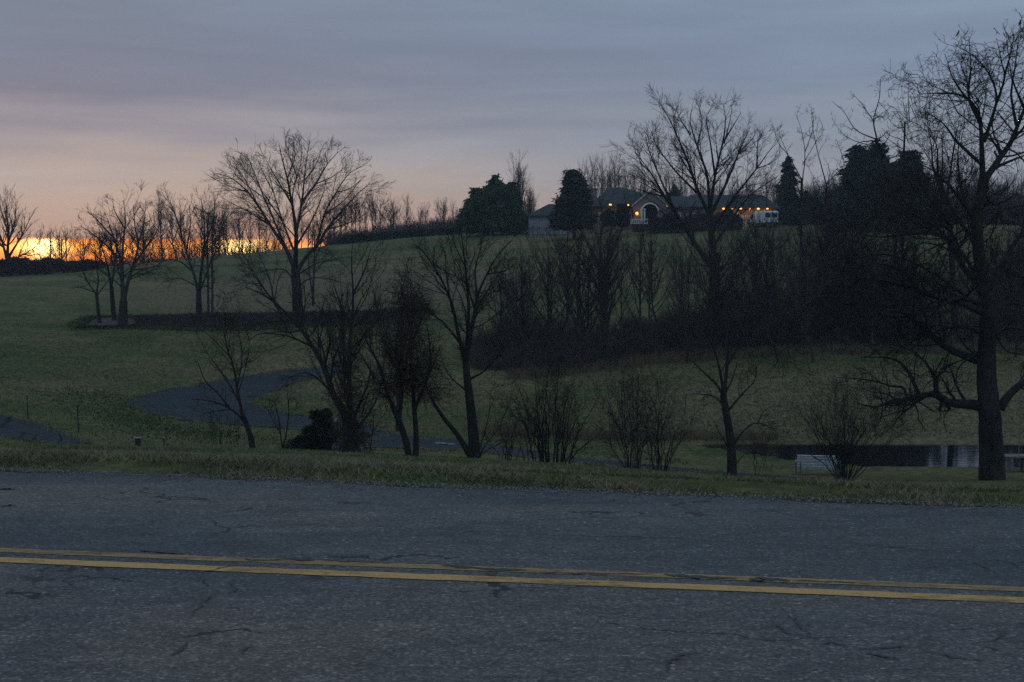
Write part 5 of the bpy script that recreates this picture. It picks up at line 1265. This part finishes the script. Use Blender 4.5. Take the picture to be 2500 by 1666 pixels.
# ------------------------------------------------------------------ white van by the house
def van():
    d = 182.5; px = 1862; x, y, z = gxy(px, d)
    yaw = R_(103)
    v = empty('parked_van', (x, y, z), yaw, 'white panel van seen from behind, parked at the right end of the house', 'van')
    # body: length along x (rear at -x), width along y
    L, Wd_, H = 5.0, 1.95, 1.95
    prof = [(-L / 2, .42), (L / 2 - .05, .42), (L / 2, .55), (L / 2, .95), (L / 2 - .75, 1.12), (L / 2 - 1.45, 1.80), (L / 2 - 1.9, H), (-L / 2 + .25, H), (-L / 2 + .08, 1.85), (-L / 2, 1.05)]
    m = MB(); m.extrude(prof, -Wd_ / 2, Wd_ / 2); b = m.build('body', M['van'], v, bevel=.06)
    for s in (-1, 1):
        m = MB(); m.box(-L / 2 - .005 + .01, -L / 2 + .06, s * .47 - .36, s * .47 + .36, 1.15, 1.68)
        o = m.build('rear_window', M['glass'], v); o.location.x = -.03
        m = MB(); m.box(-L / 2 - .03, -L / 2 + .02, s * .88 - .07, s * .88 + .07, .75, 1.08); m.build('tail_light', M['red'], v)
        m = MB(); m.box(L / 2 - 1.5, L / 2 - .95, s * (Wd_ / 2) - .01, s * (Wd_ / 2) + .012, 1.15, 1.62); m.build('side_window', M['glass'], v)
        m = MB(); m.box(L / 2 - 1.05, L / 2 - .95, s * (Wd_ / 2) + (0 if s > 0 else -.22), s * (Wd_ / 2) + (.22 if s > 0 else 0), 1.1, 1.32); m.build('mirror', M['black'], v)
        for xx in (-L / 2 + 1.0, L / 2 - .9):
            m = MB(); m.rod((xx, s * (Wd_ / 2 - .2), .34), (xx, s * (Wd_ / 2 + .02), .34), .34, .34, 20); w = m.build('wheel', M['rubber'], v)
            m = MB(); m.rod((xx, s * (Wd_ / 2 + .015), .34), (xx, s * (Wd_ / 2 + .03), .34), .19, .17, 14); m.build('rim', M['rim'], w)
    m = MB(); m.box(-L / 2 - .1, -L / 2 + .03, -.93, .93, .36, .52); m.build('bumper', M['black'], v)
    m = MB(); m.box(-L / 2 - .012, -L / 2 + .01, -.01, .01, .55, 1.8); m.build('door_seam', M['black'], v)
    m = MB(); m.box(-L / 2 - .02, -L / 2 + .01, -.2, .2, .8, .9); m.build('license_plate', M['white'], v)
van()

# ------------------------------------------------------------------ bench by the pond
def bench():
    d = 48.5; x, y, z = gxy(1950, d); z -= .24
    b = empty('park_bench', (x, y, z), R_(-12), 'pale slatted bench facing the pond, seen from behind', 'bench')
    Wd_ = 1.42
    for k in range(5):
        t = k / 4; yy = -.02 - .20 * t; zz = .50 + .40 * t      # back leans towards the viewer at the top
        m = MB(); mt = Matrix.Translation((0, yy, zz)) @ Matrix.Rotation(R_(26), 4, 'X'); m.box(0, Wd_, -.012, .012, -.047, .047, mt); m.build('back_slat', M['bench'], b)
    for k in range(5):
        m = MB(); m.box(0, Wd_, .06 + k * .1, .13 + k * .1, .42, .445); m.build('seat_slat', M['bench'], b)
    for s in (.12, Wd_ - .12):
        m = MB(); m.box(s - .03, s + .03, -.04, .02, -.1, .42); m.build('leg', M['wood'], b)
        m = MB(); m.box(s - .03, s + .03, .48, .54, -.1, .42); m.build('leg', M['wood'], b)
        m = MB(); m.box(s - .025, s + .025, -.02, .58, .36, .418); m.build('seat_frame', M['wood'], b)
        m = MB(); m.rod((s, .03, .36), (s, -.21, .93), .025, .02, 6); m.build('back_frame', M['wood'], b)
    for s in (-.04, Wd_ + .04):
        m = MB(); m.box(s - .03, s + .03, -.12, .56, .64, .68); m.rod((s, .52, -.1), (s, .52, .64), .03, .03, 6); m.rod((s, -.08, .40), (s, -.1, .64), .025, .025, 6); m.build('armrest', M['wood'], b)
bench()
# small jetty at the right edge, rope hanging from the old tree
def jetty():
    d = 51.5; x, y, z = gxy(2452, d)
    j = empty('jetty', (x, y, z), R_(5), 'low pale wooden jetty rail at the pond edge right of the old tree', 'jetty')
    m = MB(); m.box(0, 2.6, -.35, .35, .52, .58); m.build('deck', M['wood'], j)
    for k in range(4):
        for s in (-.28, .28):
            m = MB(); m.box(.12 + k * .72, .22 + k * .72, s - .05, s + .05, -.4, .52); m.build('post', M['wood'], j)
jetty()
xr, yr, zr_ = gxy(2494, 48); topz = pt(2494, 948, 48)[2]; botz = pt(2494, 1120, 48)[2]
m = MB(); m.rod((0, 0, botz - topz), (.02, 0, 0), .014, .014, 6); ro = m.build('rope', M['rope']); ro.location = (xr, yr, topz)
tag(ro, 'thin pale rope hanging from the lowest right limb of the old tree', 'rope')

# small markers on the grass left
def stake(px, d, hgt, cap, label):
    x, y, z = gxy(px, d); s_ = empty('driveway_marker', (x, y, z), 0, label, 'marker', 'thin markers beside the drive')
    m = MB(); m.rod((0, 0, -.2), (-.04, 0, hgt), .03, .022, 8); m.build('post', M['black'], s_)
    m = MB()
    if cap: m.ball((-.04, 0, hgt + .05), .07, .07, .06, 10, 6); m.build('reflector', M['stone'], s_)
    else: m.box(-.12, .05, -.03, .03, hgt, hgt + .04); m.build('crossbar', M['black'], s_)
stake(64, 65.5, 1.05, True, 'thin dark stake with a pale round cap beside the drive')
stake(187, 60.5, 1.10, False, 'thin dark stake with a short crossbar near the bend of the drive')
x, y, z = gxy(332, 50); pb = empty('post', (x, y, z), .2, 'short brown post with a pale flat cap at the foot of the verge', 'post')
hp = pt(332, 1071, 50)[2] - z
m = MB(); m.box(-.10, .10, -.10, .10, -.2, hp); m.build('shaft', M['brownwood'], pb); m = MB(); m.box(-.15, .12, -.13, .13, hp, hp + .04); m.build('cap', M['stone'], pb)
x, y, z = gxy(396, 50); gl = empty('garden_light', (x, y, z), 0, 'tiny pale garden light right of the short brown post', 'light')
hp = pt(396, 1070, 50)[2] - z
m = MB(); m.rod((0, 0, -.1), (0, 0, hp - .05), .02, .02, 6); m.build('stem', M['black'], gl); m = MB(); m.ball((0, 0, hp), .06, .06, .05, 10, 6); m.build('head', M['stone'], gl)
# pale stones and statue between the bushes
def rock(px, d, w, h, label, seed):
    r = random.Random(seed); x, y, z = gxy(px, d); m = MB(); m.ball((0, 0, h * .35), w / 2, w / 3, h * .6, 12, 8)
    m.v = [(a * (1 + r.uniform(-.12, .12)), b * (1 + r.uniform(-.12, .12)), c * (1 + r.uniform(-.12, .12))) for a, b, c in m.v]
    o = m.build('rock', M['stone']); o.location = (x, y, z); tag(o, label, 'rock', 'pale stones between the bank trees')
rock(628, 44, .35, .10, 'flat pale stone just right of the left-leaning little tree', 1); rock(655, 44.5, .4, .09, 'flat pale stone farther right of the left-leaning little tree', 2)
rock(817, 41.5, .25, .28, 'upright pale stone left of the thick-based bank tree', 3); rock(836, 42, .3, .12, 'low pale stone touching the foot of the thick-based bank tree', 4)
rock(1075, 56, .5, .12, 'long pale stone at the drive edge left of the vase-shaped tree', 5); rock(1100, 56, .35, .10, 'smaller pale stone at the drive edge behind the vase-shaped tree', 6)
x, y, z = gxy(822, 46); st = empty('mailbox', (x, y, z), 0, 'pale boxy mailbox on a post half hidden beside the dark round bush', 'mailbox')
hp = pt(822, 1068, 46)[2] - z
m = MB(); m.rod((0, 0, -.2), (0, 0, .8), .05, .05, 8); m.build('post', M['wood'], st); m = MB(); m.box(-.12, .14, -.2, .2, .8, 1.05); m.ball((.01, 0, 1.05), .13, .2, .1, 12, 6); m.build('box', M['stone'], st)

# ------------------------------------------------------------------ birds in the top of the old tree
def bird(px, py, label, yaw, d=46.0):
    x, y, z = pt(px, py, d); s = .75
    m = MB(); prof = [(-.16, .0, -.13, .012), (-.10, .0, -.08, .03), (-.02, 0, -.01, .055), (.03, 0, .06, .058), (.055, 0, .11, .035), (.075, 0, .145, .038), (.10, 0, .15, .022), (.14, 0, .145, .004)]
    n = 8; vs = []
    for (a, _, c_, r) in prof:
        for k in range(n):
            th = 2 * math.pi * k / n; vs.append((a * s + math.cos(th) * r * s * .5, math.sin(th) * r * s, c_ * s + math.cos(th) * r * s))
    fs = [(i * n + k, i * n + (k + 1) % n, (i + 1) * n + (k + 1) % n, (i + 1) * n + k) for i in range(len(prof) - 1) for k in range(n)]
    m.add(vs, fs); root = empty('bird', (x, y, z), yaw, label, 'bird', 'small dark birds in the treetop'); m.build('body', M['bird'], root, smooth=True)
    m = MB()
    for sd in (-1, 1): m.rod((.0, sd * .02, -.02), (.02, sd * .02, -.10), .004, .004, 5)
    m.build('feet', M['bird'], root)
bird(2338, 84, 'dark bird perched apart on the leftmost treetop twig', .6)
bird(2433, 78, 'dark bird perched low on the twig between the outer birds', 2.5)
bird(2490, 58, 'dark bird perched highest of all in the treetop', .9)
bird(2496, 76, 'dark bird just below the highest one at the frame edge', 2.2)

# ------------------------------------------------------------------ thin evening air
def haze():
    m = bpy.data.materials.new('haze'); m.use_nodes = True; t = NT(m.node_tree); t.n.clear()
    v = t.new('ShaderNodeVolumePrincipled'); v.inputs['Color'].default_value = (.80, .88, 1, 1); v.inputs['Density'].default_value = .00034; v.inputs['Anisotropy'].default_value = .2
    o = t.new('ShaderNodeOutputMaterial'); t.l.new(v.outputs[0], o.inputs['Volume'])
    b = MB(); zmin = float(GZ.min()) - 1; b.box(-730, 730, -80, 930, zmin, 30)
    h = b.build('haze', m); tag(h, 'thin bluish evening air over the whole valley', 'haze', kind='stuff')
haze()
